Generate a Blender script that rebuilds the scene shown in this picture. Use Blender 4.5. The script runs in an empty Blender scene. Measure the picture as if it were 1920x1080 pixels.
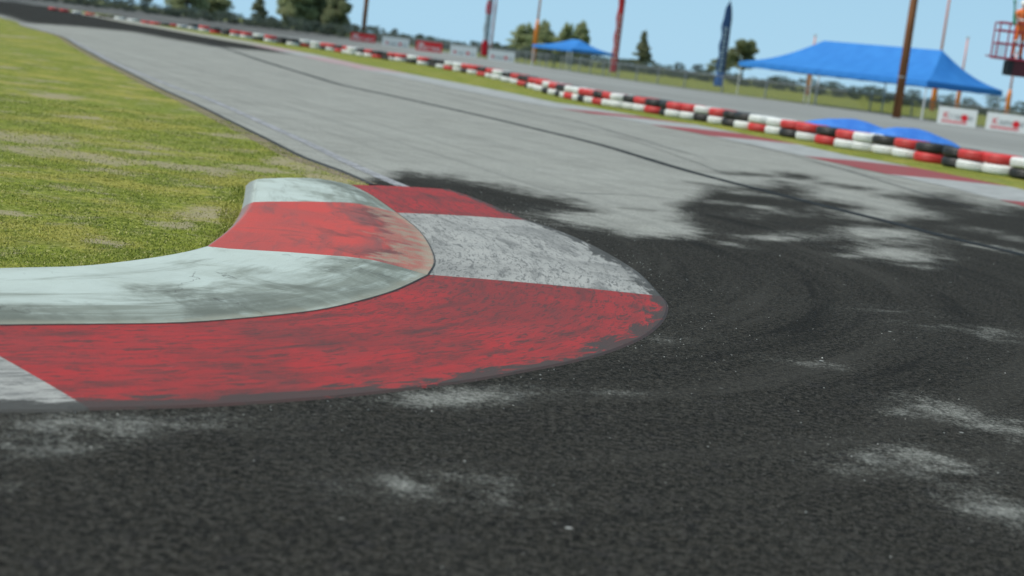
import bpy, bmesh, math, random
import numpy as np
from mathutils import Vector, Matrix
random.seed(7); rng = np.random.default_rng(11)
R = math.radians
scene = bpy.context.scene
col = scene.collection

# ------------------------------------------------------------------ camera
CH = 1.10                       # lens height above the track
PITCH, ROLL, FPX = R(8.37), R(6.92), 3000.0
_f = Vector((0, math.cos(PITCH), -math.sin(PITCH)))
_u0 = Vector((0, math.sin(PITCH), math.cos(PITCH))); _r0 = Vector((1, 0, 0))
_r = _r0*math.cos(ROLL) + _u0*math.sin(ROLL)
_u = -_r0*math.sin(ROLL) + _u0*math.cos(ROLL)
cam_d = bpy.data.cameras.new('camera'); cam = bpy.data.objects.new('camera', cam_d); col.objects.link(cam)
cam.matrix_world = Matrix(((_r.x, _u.x, -_f.x, 0), (_r.y, _u.y, -_f.y, 0), (_r.z, _u.z, -_f.z, CH), (0, 0, 0, 1)))
cam_d.sensor_width = 36; cam_d.lens = 36*FPX/1920; cam_d.clip_end = 6000; cam_d.clip_start = .1
cam_d.dof.use_dof = True; cam_d.dof.focus_distance = 6.9; cam_d.dof.aperture_fstop = 2.7
scene.camera = cam
# ------------------------------------------------------------------ light
SUN_EL, SUN_AZ = R(52), math.atan2(-.26, -.93)      # the sun stands high on the left
w = bpy.data.worlds.new('World'); scene.world = w; w.use_nodes = True
nt = w.node_tree; bg = nt.nodes['Background']
sky = nt.nodes.new('ShaderNodeTexSky'); sky.sky_type = 'NISHITA'; sky.sun_disc = False
sky.sun_elevation = SUN_EL; sky.sun_rotation = R(90) - SUN_AZ
sky.altitude = 0; sky.air_density = 1.0; sky.dust_density = .25; sky.ozone_density = 3.5
nt.links.new(sky.outputs[0], bg.inputs[0]); bg.inputs[1].default_value = .10
# clear washed-blue air low over the horizon, deepening upward
geo = nt.nodes.new('ShaderNodeTexCoord'); spx = nt.nodes.new('ShaderNodeSeparateXYZ'); nt.links.new(geo.outputs['Generated'], spx.inputs[0])
ramp = nt.nodes.new('ShaderNodeValToRGB'); nt.links.new(spx.outputs[2], ramp.inputs[0])
for q, c in ((0.0, (.40, .675, .885)), (.055, (.285, .585, .87)), (.14, (.27, .50, .70)), (.40, (.17, .28, .40)), (1.0, (.10, .165, .25))):
    e = ramp.color_ramp.elements[0] if q == 0 else (ramp.color_ramp.elements[1] if q == 1 else ramp.color_ramp.elements.new(q))
    e.position = q; e.color = (*c, 1)
bg2 = nt.nodes.new('ShaderNodeBackground'); nt.links.new(ramp.outputs[0], bg2.inputs[0]); bg2.inputs[1].default_value = 1.0
mx = nt.nodes.new('ShaderNodeMixShader'); mx.inputs[0].default_value = .92
nt.links.new(bg.outputs[0], mx.inputs[1]); nt.links.new(bg2.outputs[0], mx.inputs[2]); nt.links.new(mx.outputs[0], nt.nodes['World Output'].inputs[0])
sd = bpy.data.lights.new('sun', 'SUN'); sd.energy = 3.8; sd.angle = R(.53); sd.color = (1, .955, .87)
so = bpy.data.objects.new('sun', sd); col.objects.link(so)
sv = Vector((math.cos(SUN_AZ)*math.cos(SUN_EL), math.sin(SUN_AZ)*math.cos(SUN_EL), math.sin(SUN_EL)))
so.rotation_euler = sv.to_track_quat('Z', 'Y').to_euler(); so.location = (0, 0, 30)
scene.view_settings.view_transform = 'Standard'; scene.view_settings.look = 'None'
scene.view_settings.exposure = 0.0; scene.view_settings.gamma = 1

# ------------------------------------------------------------------ helpers
def P(x, y, h=0.0):
    """ground (or height h) point seen at photo pixel x, y"""
    d = _f + _r*((x-960)/FPX) + _u*(-(y-540)/FPX)
    k = (h-CH)/d.z
    return Vector((d.x*k, d.y*k, h))
def HOR(x): return 59.5+.1213*(x-665)
def D(x, dist):
    """ground position in direction of pixel column x at the horizon, at distance dist"""
    d = _f + _r*((x-960)/FPX) + _u*(-(HOR(x)-540)/FPX)
    return Vector((d.x/d.y*dist, dist, 0))
def pix(pts):
    """world points (n,3) -> photo pixels"""
    q = pts-np.array([0, 0, CH])
    X = q@np.array(_r); Y = q@np.array(_u); Z = q@np.array(_f)
    Z = np.where(Z < .05, np.nan, Z)
    return 960+FPX*X/Z, 540-FPX*Y/Z
def setp(o, label=None, cat=None, group=None, kind=None):
    if label: o['label'] = label
    if cat: o['category'] = cat
    if group: o['group'] = group
    if kind: o['kind'] = kind
    return o
def empty(name, loc, rz=0):
    o = bpy.data.objects.new(name, None); o.location = loc; o.rotation_euler[2] = rz; o.empty_display_size = .2
    col.objects.link(o); return o
def mesh_obj(name, verts, faces, mat=None, parent=None, smooth=False):
    me = bpy.data.meshes.new(name); me.from_pydata([tuple(v) for v in verts], [], faces); me.update()
    if mat: me.materials.append(mat)
    if smooth: me.shade_smooth()
    o = bpy.data.objects.new(name, me); col.objects.link(o); o.parent = parent
    return o
class MB:
    def __init__(s): s.v = []; s.f = []
    def box(s, c, d, M=None):
        n = len(s.v); M = M or Matrix()
        for z in (-.5, .5):
            for y in (-.5, .5):
                for x in (-.5, .5):
                    s.v.append(M @ Vector((c[0]+x*d[0], c[1]+y*d[1], c[2]+z*d[2])))
        for f in ((0, 2, 3, 1), (4, 5, 7, 6), (0, 1, 5, 4), (2, 6, 7, 3), (1, 3, 7, 5), (0, 4, 6, 2)):
            s.f.append([n+i for i in f])
    def tube(s, pts, r, seg=10, cap=True):
        pts = [Vector(p) for p in pts]; rs = r if isinstance(r, (list, tuple)) else [r]*len(pts)
        n0 = len(s.v)
        for i, p in enumerate(pts):
            t = (pts[min(i+1, len(pts)-1)]-pts[max(i-1, 0)]).normalized()
            a = t.cross(Vector((0, 0, 1)) if abs(t.z) < .9 else Vector((1, 0, 0))).normalized(); b = t.cross(a)
            for k in range(seg):
                an = 2*math.pi*k/seg; s.v.append(p+(a*math.cos(an)+b*math.sin(an))*rs[i])
        for i in range(len(pts)-1):
            for k in range(seg):
                s.f.append([n0+i*seg+k, n0+i*seg+(k+1) % seg, n0+(i+1)*seg+(k+1) % seg, n0+(i+1)*seg+k])
        if cap:
            s.f.append([n0+k for k in range(seg)][::-1]); s.f.append([n0+(len(pts)-1)*seg+k for k in range(seg)])
    def sphere(s, c, r, sx=1, sy=1, sz=1, u=14, v=9):
        n0 = len(s.v)
        for j in range(v+1):
            for i in range(u):
                th = math.pi*j/v; ph = 2*math.pi*i/u
                s.v.append(Vector((c[0]+r*sx*math.sin(th)*math.cos(ph), c[1]+r*sy*math.sin(th)*math.sin(ph), c[2]+r*sz*math.cos(th))))
        for j in range(v):
            for i in range(u):
                s.f.append([n0+j*u+i, n0+(j+1)*u+i, n0+(j+1)*u+(i+1) % u, n0+j*u+(i+1) % u])
    def build(s, name, mat, parent=None, smooth=False):
        return mesh_obj(name, s.v, s.f, mat, parent, smooth)
def catmull(pts, n):
    """n+1 points evenly spaced (by length) along a smooth curve through pts"""
    pts = [np.array(p, float) for p in pts]
    ext = [2*pts[0]-pts[1]]+pts+[2*pts[-1]-pts[-2]]
    out = []
    for i in range(len(pts)-1):
        p0, p1, p2, p3 = ext[i:i+4]
        for t in np.linspace(0, 1, 14)[:-1]:
            out.append(.5*((2*p1)+(-p0+p2)*t+(2*p0-5*p1+4*p2-p3)*t*t+(-p0+3*p1-3*p2+p3)*t**3))
    out.append(pts[-1]); out = np.array(out)
    s = np.r_[0, np.cumsum(np.linalg.norm(np.diff(out, axis=0), axis=1))]
    q = np.linspace(0, s[-1], n+1)
    return np.stack([np.interp(q, s, out[:, k]) for k in range(out.shape[1])], 1)
def inpoly(x, y, poly):
    ins = np.zeros(x.shape, bool); n = len(poly)
    for i in range(n):
        x1, y1 = poly[i]; x2, y2 = poly[(i+1) % n]
        if y1 == y2: continue
        c = ((y1 > y) != (y2 > y)) & (x < (x2-x1)*(y-y1)/(y2-y1)+x1)
        ins ^= c
    return ins
def polydist(x, y, poly, ky=1.0):
    """signed distance, positive inside; ky stretches y so far-off rows count like near ones"""
    dm = np.full(x.shape, 1e9); n = len(poly)
    for i in range(n):
        x1, y1 = poly[i]; x2, y2 = poly[(i+1) % n]
        dx, dy = x2-x1, (y2-y1)*ky; L = dx*dx+dy*dy+1e-9
        t = np.clip(((x-x1)*dx+(y-y1)*ky*dy)/L, 0, 1)
        dm = np.minimum(dm, np.hypot(x-x1-t*dx, (y-y1)*ky-t*dy))
    return np.where(inpoly(x, y, poly), dm, -dm)
# ---- node shorthand
class N:
    def __init__(s, name):
        s.m = bpy.data.materials.new(name); s.m.use_nodes = True; s.t = s.m.node_tree
        s.b = s.t.nodes['Principled BSDF']
    def node(s, typ, **kw):
        n = s.t.nodes.new(typ)
        for k, v in kw.items():
            if k.startswith('_'): setattr(n, k[1:], v)
            else:
                kk = k.replace('__', ' ')
                i = n.inputs[int(kk[1:])] if kk[0] == 'i' and kk[1:].isdigit() else n.inputs[kk]
                s.put(i, v)
        return n
    def put(s, inp, v):
        if hasattr(v, 'links') or isinstance(v, bpy.types.NodeSocket): s.t.links.new(v, inp)
        elif isinstance(v, (tuple, list)) and len(v) == 3 and inp.type == 'RGBA': inp.default_value = (*v, 1)
        else: inp.default_value = v
    def noise(s, scale, detail=3, rough=.55, vec=None, dist=0):
        n = s.node('ShaderNodeTexNoise', Scale=scale, Detail=detail, Roughness=rough, Distortion=dist)
        if vec is not None: s.put(n.inputs['Vector'], vec)
        return n.outputs['Fac']
    def mix(s, f, a, b):
        n = s.node('ShaderNodeMix', _data_type='RGBA'); s.put(n.inputs[0], f); s.put(n.inputs[6], a); s.put(n.inputs[7], b)
        return n.outputs[2]
    def math(s, op, a, b=0.0, clamp=False):
        n = s.node('ShaderNodeMath', _operation=op, _use_clamp=clamp); s.put(n.inputs[0], a); s.put(n.inputs[1], b); return n.outputs[0]
    def rng(s, v, a, b, c=0.0, d=1.0):
        n = s.node('ShaderNodeMapRange', _interpolation_type='SMOOTHSTEP')
        s.put(n.inputs[0], v); n.inputs[1].default_value = a; n.inputs[2].default_value = b
        s.put(n.inputs[3], c); s.put(n.inputs[4], d); return n.outputs[0]
    def pos(s): return s.node('ShaderNodeNewGeometry').outputs['Position']
    def obj(s): return s.node('ShaderNodeTexCoord').outputs['Object']
    def uv(s): return s.node('ShaderNodeTexCoord').outputs['UV']
    def mapping(s, vec, scale=(1, 1, 1), rot=(0, 0, 0), loc=(0, 0, 0)):
        n = s.node('ShaderNodeMapping'); s.put(n.inputs['Vector'], vec); n.inputs['Scale'].default_value = scale
        n.inputs['Rotation'].default_value = rot; n.inputs['Location'].default_value = loc; return n.outputs[0]
    def sep(s, v):
        n = s.node('ShaderNodeSeparateXYZ'); s.put(n.inputs[0], v); return n.outputs
    def attr(s, name): return s.node('ShaderNodeAttribute', _attribute_name=name).outputs['Fac']
    def bump(s, h, strength=.3, dist=.01):
        n = s.node('ShaderNodeBump', Strength=strength, Distance=dist); s.put(n.inputs['Height'], h)
        s.t.links.new(n.outputs[0], s.b.inputs['Normal'])
    def out(s, color=None, rough=.8, spec=.3):
        if color is not None: s.put(s.b.inputs['Base Color'], color)
        s.put(s.b.inputs['Roughness'], rough); s.put(s.b.inputs['Specular IOR Level'], spec)
        return s.m
def plain(name, c, rough=.7, spec=.3, var=.12, scale=6.0, metal=0.0):
    n = N(name); f = n.noise(scale, 4, .6, n.obj())
    a = tuple(v*(1-var) for v in c); b = tuple(min(1, v*(1+var)) for v in c)
    n.b.inputs['Metallic'].default_value = metal
    return n.out(n.mix(n.rng(f, .3, .7), a, b), rough, spec)

TRACKROT = math.atan2(.88, -.47)     # direction the straight runs
# ------------------------------------------------------------------ ground materials
def asphalt_mat():
    n = N('track_asphalt'); p = n.pos()
    wear_or_shade = n.attr('wear_or_shade')  # mask of tree shade painted into the asphalt colour
    g1 = n.noise(48, 5, .8, p); g2 = n.noise(150, 3, .7, p); g3 = n.noise(9, 5, .65, p); g4 = n.noise(21, 4, .7, n.mapping(p, loc=(5, 2, 0)))
    warp = n.noise(2.0, 7, .72, p)
    warp2 = n.noise(.5, 3, .5, p)
    k = n.math('ADD', wear_or_shade, n.math('MULTIPLY', n.math('SUBTRACT', warp, .5), n.rng(n.math('ABSOLUTE', n.math('SUBTRACT', wear_or_shade, .5)), .30, .5, 1.45, .35)))
    k = n.math('ADD', k, n.math('MULTIPLY', n.math('SUBTRACT', n.noise(7.5, 4, .7, p), .5), n.rng(n.math('ABSOLUTE', n.math('SUBTRACT', wear_or_shade, .5)), .30, .5, 1.1, .1)))
    gk = n.noise(60, 4, .8, n.mapping(p, loc=(1, 1, 0)))
    k = n.math('ADD', k, n.math('MULTIPLY', n.math('SUBTRACT', gk, .5), n.rng(wear_or_shade, .1, .5, .5, 1.7)))
    k = n.rng(k, .08, .95)
    vor = n.node('ShaderNodeTexVoronoi', Scale=85.0); n.put(vor.inputs['Vector'], p)
    chip = n.rng(vor.outputs['Distance'], .05, .42, 1.0, 0.0)
    streak = n.noise(1.0, 6, .68, n.mapping(n.mapping(p, rot=(0, 0, -TRACKROT)), (.10, 2.6, 1)))
    streak2 = n.noise(1.0, 4, .6, n.mapping(n.mapping(p, rot=(0, 0, -TRACKROT+.10)), (.05, 6.0, 1), loc=(3, 9, 0)))
    grain = n.math('ADD', n.math('MULTIPLY', g1, .60), n.math('MULTIPLY', g2, .40))
    dark = n.mix(n.rng(grain, .42, .58), (0.0037, 0.0039, 0.0034), (0.0503, 0.0483, 0.0408))
    dark = n.mix(n.math('MULTIPLY', n.rng(chip, .5, 1), n.rng(g4, .48, .64)), dark, (0.1258, 0.1207, 0.1054))
    dark = n.mix(n.rng(g3, .50, .75, 0.0, .30), dark, (0.0333, 0.0319, 0.0408))
    dark = n.mix(n.rng(g4, .50, .66, 0.0, .45), dark, (0.0488, 0.0440, 0.0340)); dark = n.mix(n.rng(g4, .34, .48, .5, 0.0), dark, (0.0133, 0.0142, 0.0129))
    dark = n.mix(n.rng(streak, .42, .68, 0.0, .25), dark, (0.0518, 0.0511, 0.0456))
    g5 = n.noise(12, 3, .6, n.mapping(p, loc=(1, 8, 0)))
    g6 = n.noise(95, 3, .75, n.mapping(p, loc=(7, 3, 0))); g7 = n.noise(38, 3, .7, n.mapping(p, loc=(2, 6, 0)))
    dark = n.mix(n.rng(g5, .50, .64, 0.0, .15), dark, (0.0629, 0.0589, 0.0503)); dark = n.mix(n.rng(g5, .34, .47, .18, 0.0), dark, (0.0104, 0.0106, 0.0099))
    dark = n.mix(n.rng(g7, .52, .62, 0.0, .55), dark, (0.0777, 0.0724, 0.0626)); dark = n.mix(n.rng(g7, .40, .49, .6, 0.0), dark, (0.0044, 0.0050, 0.0044))
    dark = n.mix(n.rng(g6, .56, .66, 0.0, .75), dark, (0.1480, 0.1420, 0.1258))
    # rubber laid down in arcs round the kerb
    rel = n.node('ShaderNodeVectorMath', _operation='SUBTRACT'); n.put(rel.inputs[0], p); rel.inputs[1].default_value = (-3.2, 9.3, 0)
    ln = n.node('ShaderNodeVectorMath', _operation='LENGTH'); n.put(ln.inputs[0], rel.outputs[0]); rs = n.sep(rel.outputs[0])
    an = n.math('ARCTAN2', rs[1], rs[0])
    cb = n.node('ShaderNodeCombineXYZ'); n.put(cb.inputs[0], n.math('MULTIPLY', ln.outputs['Value'], 3.4)); n.put(cb.inputs[1], n.math('MULTIPLY', an, 1.1))
    arc = n.noise(1.0, 5, .65, cb.outputs[0]); near_ = n.rng(ln.outputs['Value'], 9.0, 4.5)
    dark = n.mix(n.math('MULTIPLY', n.rng(arc, .50, .66), n.math('MULTIPLY', near_, .55)), dark, (0.0629, 0.0604, 0.0530))
    dark = n.mix(n.math('MULTIPLY', n.rng(arc, .48, .34), n.math('MULTIPLY', near_, .60)), dark, (0.0118, 0.0121, 0.0112))
    light = n.mix(n.rng(grain, .42, .58), (.190, .196, .176), (.455, .46, .42))
    light = n.mix(n.rng(streak, .42, .70, 0.0, .42), light, (.215, .222, .205))
    light = n.mix(n.rng(streak2, .50, .66, 0.0, .45), light, (.17, .175, .165))
    light = n.mix(n.rng(warp2, .4, .7, 0.0, .25), light, (.37, .38, .35))
    light = n.mix(n.rng(n.noise(1.3, 6, .7, n.mapping(p, loc=(2, 2, 0))), .46, .66, 0, .55), light, (.225, .228, .208)); light = n.mix(n.rng(g5, .52, .68, 0, .22), light, (.46, .46, .43))
    light = n.mix(n.rng(n.noise(4.5, 5, .7, n.mapping(p, loc=(6, 2, 0))), .50, .68, 0, .30), light, (.20, .205, .19))
    dk = n.node('ShaderNodeVectorMath', _operation='SCALE'); n.put(dk.inputs[0], dark); dk.inputs['Scale'].default_value = .88
    c = n.mix(k, light, dk.outputs[0])
    # pale grit flecks and stones pressed into the surface
    v2 = n.node('ShaderNodeTexVoronoi', Scale=4.2); n.put(v2.inputs['Vector'], n.mapping(p, (1, 1, 0)))
    fl = n.math('MULTIPLY', n.rng(v2.outputs['Distance'], .030, .050, 1.0, 0.0), n.rng(n.noise(1.7, 3, .5, p), .46, .58))
    c = n.mix(n.math('MULTIPLY', fl, .8), c, (.42, .43, .41))
    n.bump(n.math('ADD', g1, n.math('MULTIPLY', chip, .7)), .6, .008)
    return n.out(c, n.rng(g1, .3, .7, .85, 1.0), .04)
def far_road_mat():
    n = N('paddock_asphalt'); p = n.pos()
    st = n.noise(1.0, 6, .65, n.mapping(n.mapping(p, rot=(0, 0, -R(113))), (.02, .7, 1)))
    g = n.noise(30, 3, .6, p)
    c = n.mix(n.rng(st, .35, .68), (.20, .205, .195), (.355, .37, .35))
    c = n.mix(n.rng(g, .3, .7, 0, .2), c, (.22, .22, .21))
    x = n.sep(p)
    c = n.mix(n.rng(x[0], -32, -9, .92, 0.0), c, n.mix(n.rng(st, .42, .62), (.055, .057, .054), (.19, .19, .18)))
    return n.out(c, .9, .08)
def grass_mat(name, soil=(), extra=1.0, edge=None):
    n = N(name); p = n.pos()
    a = n.noise(.9, 5, .62, p); b = n.noise(11, 6, .75, p); d = n.noise(42, 5, .75, p); e = n.noise(.22, 3, .5, p)
    c = n.mix(n.rng(b, .36, .64), (.135, .170, .026), (.290, .325, .055))
    c = n.mix(n.rng(a, .46, .58, 0, .80), c, (.385, .345, .085)); c = n.mix(n.rng(n.noise(2.6, 5, .65, n.mapping(p, loc=(4, 0, 0))), .50, .64, 0, .55), c, (.105, .140, .030))
    c = n.mix(n.rng(e, .42, .62, 0, .40), c, (.190, .250, .055))
    c = n.mix(n.rng(d, .44, .66, 0, .75), c, (.050, .066, .014))
    c = n.mix(n.rng(n.noise(33, 4, .7, n.mapping(p, loc=(9, 1, 0))), .54, .68, 0, .75), c, (.44, .43, .17))
    s = n.rng(n.math('ADD', n.noise(1.1, 6, .68, n.mapping(p, (1, 1.15, 1), loc=(3.1, 7.7, 0))), n.math('MULTIPLY', b, .08)), .60, .70)
    m = None
    xyz = n.sep(p)
    for (cx, cy, rx, ry) in soil:
        dx = n.math('DIVIDE', n.math('SUBTRACT', xyz[0], cx), rx); dy = n.math('DIVIDE', n.math('SUBTRACT', xyz[1], cy), ry)
        q = n.math('SUBTRACT', 1.0, n.math('ADD', n.math('MULTIPLY', dx, dx), n.math('MULTIPLY', dy, dy)))
        m = q if m is None else n.math('MAXIMUM', m, q)
    if m is not None:
        m = n.rng(n.math('ADD', n.math('MAXIMUM', m, -1.0), n.math('MULTIPLY', n.math('SUBTRACT', n.noise(3.4, 9, .80, p), .5), 11.0)), -.7, .9)
        s = n.math('MAXIMUM', s, m)
    soilc = n.mix(n.rng(d, .3, .7), (.27, .225, .15), (.43, .37, .265))
    c = n.mix(n.math('MULTIPLY', s, .82*extra), c, soilc)
    n.bump(n.math('ADD', b, d), .6, .015)
    return n.out(c, .95, .03)
M_ASPH = asphalt_mat(); M_ROAD = far_road_mat(); M_VERGE = grass_mat('verge_grass', extra=.5)
M_FIELD = grass_mat('field_grass', extra=.3)

# ------------------------------------------------------------------ key curves (world metres)
edge_px = [(-420, -42), (-200, -5), (0, 33), (43, 49), (110, 67), (140, 84), (187, 110), (247, 140), (300, 167), (367, 197), (433, 230), (500, 263), (567, 297), (633, 321), (697, 349)]
edge = [np.array(P(x, y, .012))[:2] for x, y in edge_px]
S_px = [(0, 607), (300, 604), (430, 597), (580, 582), (660, 566), (740, 543), (803, 514)]
S2 = [(803, 514), (815, 490), (806, 460), (783, 428), (745, 398)]
S3 = [(745, 398), (715, 377), (690, 361), (657, 345)]
HS = .022
def W(l, h): return [np.array(P(x, y, h)) for x, y in l]
def ext(l, L=2.4):
    d = l[0]-l[1]; d = d/np.linalg.norm(d); return [l[0]+d*L]+l
Sa = ext(W(S_px, HS))
S_curve = [catmull(Sa, 60), catmull(W(S2, HS), 30), catmull(W(S3, HS), 20)]
O1 = W([(0, 768), (90, 767), (165, 764)], .006); O1 = ext(O1, 2.0)
Oa = W([(165, 764), (400, 757), (640, 740), (800, 722), (900, 708), (1000, 690), (1080, 674), (1140, 657), (1200, 632), (1235, 605), (1248, 582), (1247, 566), (1238, 555)], .006)
O2 = W([(1238, 555), (1200, 514), (1167, 491), (1117, 463), (1067, 440), (1025, 424), (990, 413)], .006)
O3 = W([(990, 413), (950, 397), (900, 375), (843, 355)], .006)
C1a = ext(W([(0, 566), (300, 560), (500, 538), (600, 514), (680, 484)], .05)); C1b = W([(680, 484), (688, 450), (680, 415), (660, 380)], .05); C1c = W([(660, 380), (632, 352), (587, 334)], .05)
C2a = ext(W([(0, 503), (150, 499), (250, 489), (330, 477), (392, 464)], .058)); C2b = W([(392, 464), (432, 434), (465, 402), (480, 378)], .058); C2c = W([(480, 378), (484, 352), (487, 335)], .058)
C1 = [catmull(C1a, 60), catmull(C1b, 30), catmull(C1c, 20)]; C2 = [catmull(C2a, 60), catmull(C2b, 30), catmull(C2c, 20)]
Fb = W([(385, 468), (420, 440), (440, 411), (446, 396)], .0); Fc = W([(446, 396), (451, 375), (454, 352)], .0)
F2, F3 = catmull(Fb, 30), catmull(Fc, 20)
F1 = []
for i in range(61):
    d = C2[0][i]-C1[0][i]; d[2] = 0; d /= np.linalg.norm(d); k = C2[0][i]+d*.14; k[2] = 0; F1.append(k)
F1[-1] = F2[0]; F1 = np.array(F1)
F = [F1, F2, F3]

# ------------------------------------------------------------------ ground sheets
g = mesh_obj('ground', [(-2500, -300, -.02), (2500, -300, -.02), (2500, 5000, -.02), (-2500, 5000, -.02)], [(0, 1, 2, 3)], M_FIELD)
setp(g, kind='structure')
# far kerb line on the opposite side of the track (px), seen lower (track) edge and upper (grass) edge
fk_lo = [(2050, 425), (1920, 387), (1873, 375), (1780, 352), (1663, 327), (1507, 293), (1331, 255), (1220, 234), (1166, 223), (1106, 213), (1057, 205), (960, 188), (860, 168), (800, 155), (740, 143), (677, 131), (650, 124), (605, 115), (560, 104), (505, 92), (467, 84), (420, 76), (375, 68), (300, 54), (240, 44), (185, 33), (135, 24), (80, 14), (0, -2), (-150, -28)]
fk_hi = [(2050, 392), (1920, 361), (1847, 345), (1773, 330), (1667, 309), (1590, 296), (1523, 281), (1475, 270), (1420, 260), (1304, 237), (1220, 225), (1166, 215), (1109, 205), (1041, 195), (960, 177.5), (860, 158), (800, 147), (740, 135), (677, 123), (605, 107), (540, 94), (467, 79), (375, 64), (300, 50), (185, 30), (135, 21.5), (80, 11.5), (0, -4), (-150, -29.5)]
lo = np.array([np.array(P(x, y))[:2] for x, y in fk_lo]); hi = np.array([np.array(P(x, y))[:2] for x, y in fk_hi])
lo = lo[np.argsort(lo[:, 1])]; hi = hi[np.argsort(hi[:, 1])]
def lox(y): return np.interp(y, lo[:, 1], lo[:, 0])
def hix(y): return np.maximum(np.interp(y, hi[:, 1], hi[:, 0]), lox(y)+.35)

# the asphalt sheet: fine grid near the lens, with tree shade and its dapples painted in through an attribute
def track_sheet():
    ys = np.r_[np.linspace(-15, 2.4, 12), np.geomspace(2.5, 60, 430), np.geomspace(60.5, 260, 90)]
    s = np.linspace(-1, 1, 440); xs = 55*np.sinh(4.6*s)/np.sinh(4.6)
    X, Y = np.meshgrid(xs, ys); nx, ny = len(xs), len(ys)
    V = np.stack([X.ravel(), Y.ravel(), np.zeros(X.size)], 1)
    idx = np.arange(ny*nx).reshape(ny, nx)
    q = np.stack([idx[:-1, :-1], idx[:-1, 1:], idx[1:, 1:], idx[1:, :-1]], -1).reshape(-1, 4)
    me = bpy.data.meshes.new('track'); me.vertices.add(len(V)); me.vertices.foreach_set('co', V.ravel())
    me.loops.add(q.size); me.loops.foreach_set('vertex_index', q.ravel())
    me.polygons.add(len(q)); me.polygons.foreach_set('loop_start', np.arange(0, q.size, 4)); me.polygons.foreach_set('loop_total', np.full(len(q), 4))
    me.update(); me.validate()
    px, py = pix(V); bad = np.isnan(px) | (V[:, 1] < 1.5); px = np.where(bad, 0, px); py = np.where(bad, 3000, py)
    # outline of the painted tree shade round the corner, and its far stretch
    near = [(640, 352), (760, 322), (860, 335), (940, 348), (1010, 364), (1075, 376), (1130, 398), (1060, 408), (1130, 418), (1200, 440), (1300, 441), (1285, 420), (1240, 405), (1262, 385),
            (1300, 372), (1330, 352), (1400, 350), (1470, 344), (1520, 352), (1560, 368), (1600, 378), (1640, 398), (1660, 405), (1700, 400), (1700, 380), (1640, 365), (1690, 358),
            (1780, 366), (1850, 384), (1990, 392), (2600, 480), (4200, 900), (4200, 4000), (-3000, 4000), (-3000, 700), (-700, 640), (600, 600)]
    far = [(-600, -120), (-600, -40), (0, 27), (47, 43), (150, 50), (250, 60), (325, 74), (400, 87), (475, 94), (560, 103), (640, 118), (500, 80), (400, 62), (200, 20), (0, -30)]
    def soft(poly, k, ww): return np.clip(polydist(px, py, poly, k)/ww+.5, 0, 1)
    val = np.maximum(soft(near, 2.6, 64), soft(far, 4.0, 22))
    def ell(cx, cy, rx, ry, sl=.12, amp=1.0, add=-1):
        nonlocal val
        d = np.sqrt(((px-cx)/rx)**2+((py-cy-sl*(px-cx))/ry)**2); gg = np.exp(-1.15*d*d)*amp*(.54 if cy > 560 else .90)
        val = val*(1-gg) if add < 0 else np.maximum(val, np.clip(gg*1.15, 0, 1))
    for e in [(1400, 362, 60, 4, .06, .55), (1480, 372, 50, 4, .1, .4), (1350, 380, 50, 4, .06, .45), (1540, 392, 40, 4, .1, .4), (1060, 408, 85, 14, .10, .6), (1190, 425, 110, 13, .06, .9), (1230, 398, 60, 12, .1, .8),
              (1465, 398, 60, 7, .08, .5), (1400, 405, 50, 5, .1, .35), (1450, 447, 75, 8, .05, .6), (1430, 388, 40, 4, .1, .5), (1500, 440, 60, 6, .1, .4), (1380, 460, 50, 5, .15, .3),
              (1620, 405, 70, 9, .1, .8), (1660, 440, 100, 15, .06, .95), (1680, 475, 90, 14, .09, .9), (1720, 398, 70, 12, .1, .7), (1600, 480, 45, 5, .1, .45), (1730, 500, 45, 5, .12, .35),
              (1830, 430, 60, 5, .1, .4), (1880, 468, 90, 7, .2, .6), (1560, 370, 60, 9, .1, .7), (1650, 350, 90, 12, .12, .6), (1905, 448, 40, 6, .1, .4), (1860, 398, 50, 5, .1, .35),
              (820, 747, 170, 20, -.06, .85), (930, 742, 90, 13, 0, .5), (1245, 636, 55, 8, .1, .42), (1150, 735, 90, 8, .05, .3), (1530, 683, 75, 8, .13, .42),
              (1850, 795, 170, 22, .28, .85), (1720, 772, 80, 13, 0, .4), (1710, 858, 130, 30, .14, .75), (1880, 950, 130, 38, .3, .7), (1860, 628, 110, 11, .1, .5), (1650, 580, 130, 9, .1, .3),
              (860, 920, 210, 34, .05, .50), (1000, 950, 120, 22, .1, .3), (150, 805, 280, 34, -.05, .45), (60, 840, 160, 26, 0, .35), (330, 795, 120, 16, 0, .3), (20, 915, 60, 14, 0, .35), (1750, 610, 160, 6, .08, .3), (1580, 880, 130, 20, .1, .2)]:
        ell(*e)  # pale sun dapples opened in the painted shade
    for e in [(1600, 352, 60, 5, .1, .8), (1720, 372, 90, 6, .08, .9), (1690, 448, 60, 3, .05, .7), (1350, 350, 70, 6, .12, .7), (1400, 327, 80, 5, .08, .75), (1490, 330, 60, 8, .1, .85), (1560, 346, 60, 5, .1, .7), (1460, 342, 50, 6, .1, .6), (1780, 366, 60, 5, .1, .7), (1000, 372, 70, 5, .1, .7), (1180, 392, 90, 4, .07, .5), (1650, 320, 70, 4, .12, .5)]:
        ell(*e, add=1)  # further streaks of painted tree shade
    val = np.where(bad, 1, val)
    at = me.attributes.new('wear_or_shade', 'FLOAT', 'POINT'); at.data.foreach_set('value', val.astype(np.float32))
    me.materials.append(M_ASPH)
    o = bpy.data.objects.new('track', me); col.objects.link(o); setp(o, kind='structure')
track_sheet()
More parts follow.
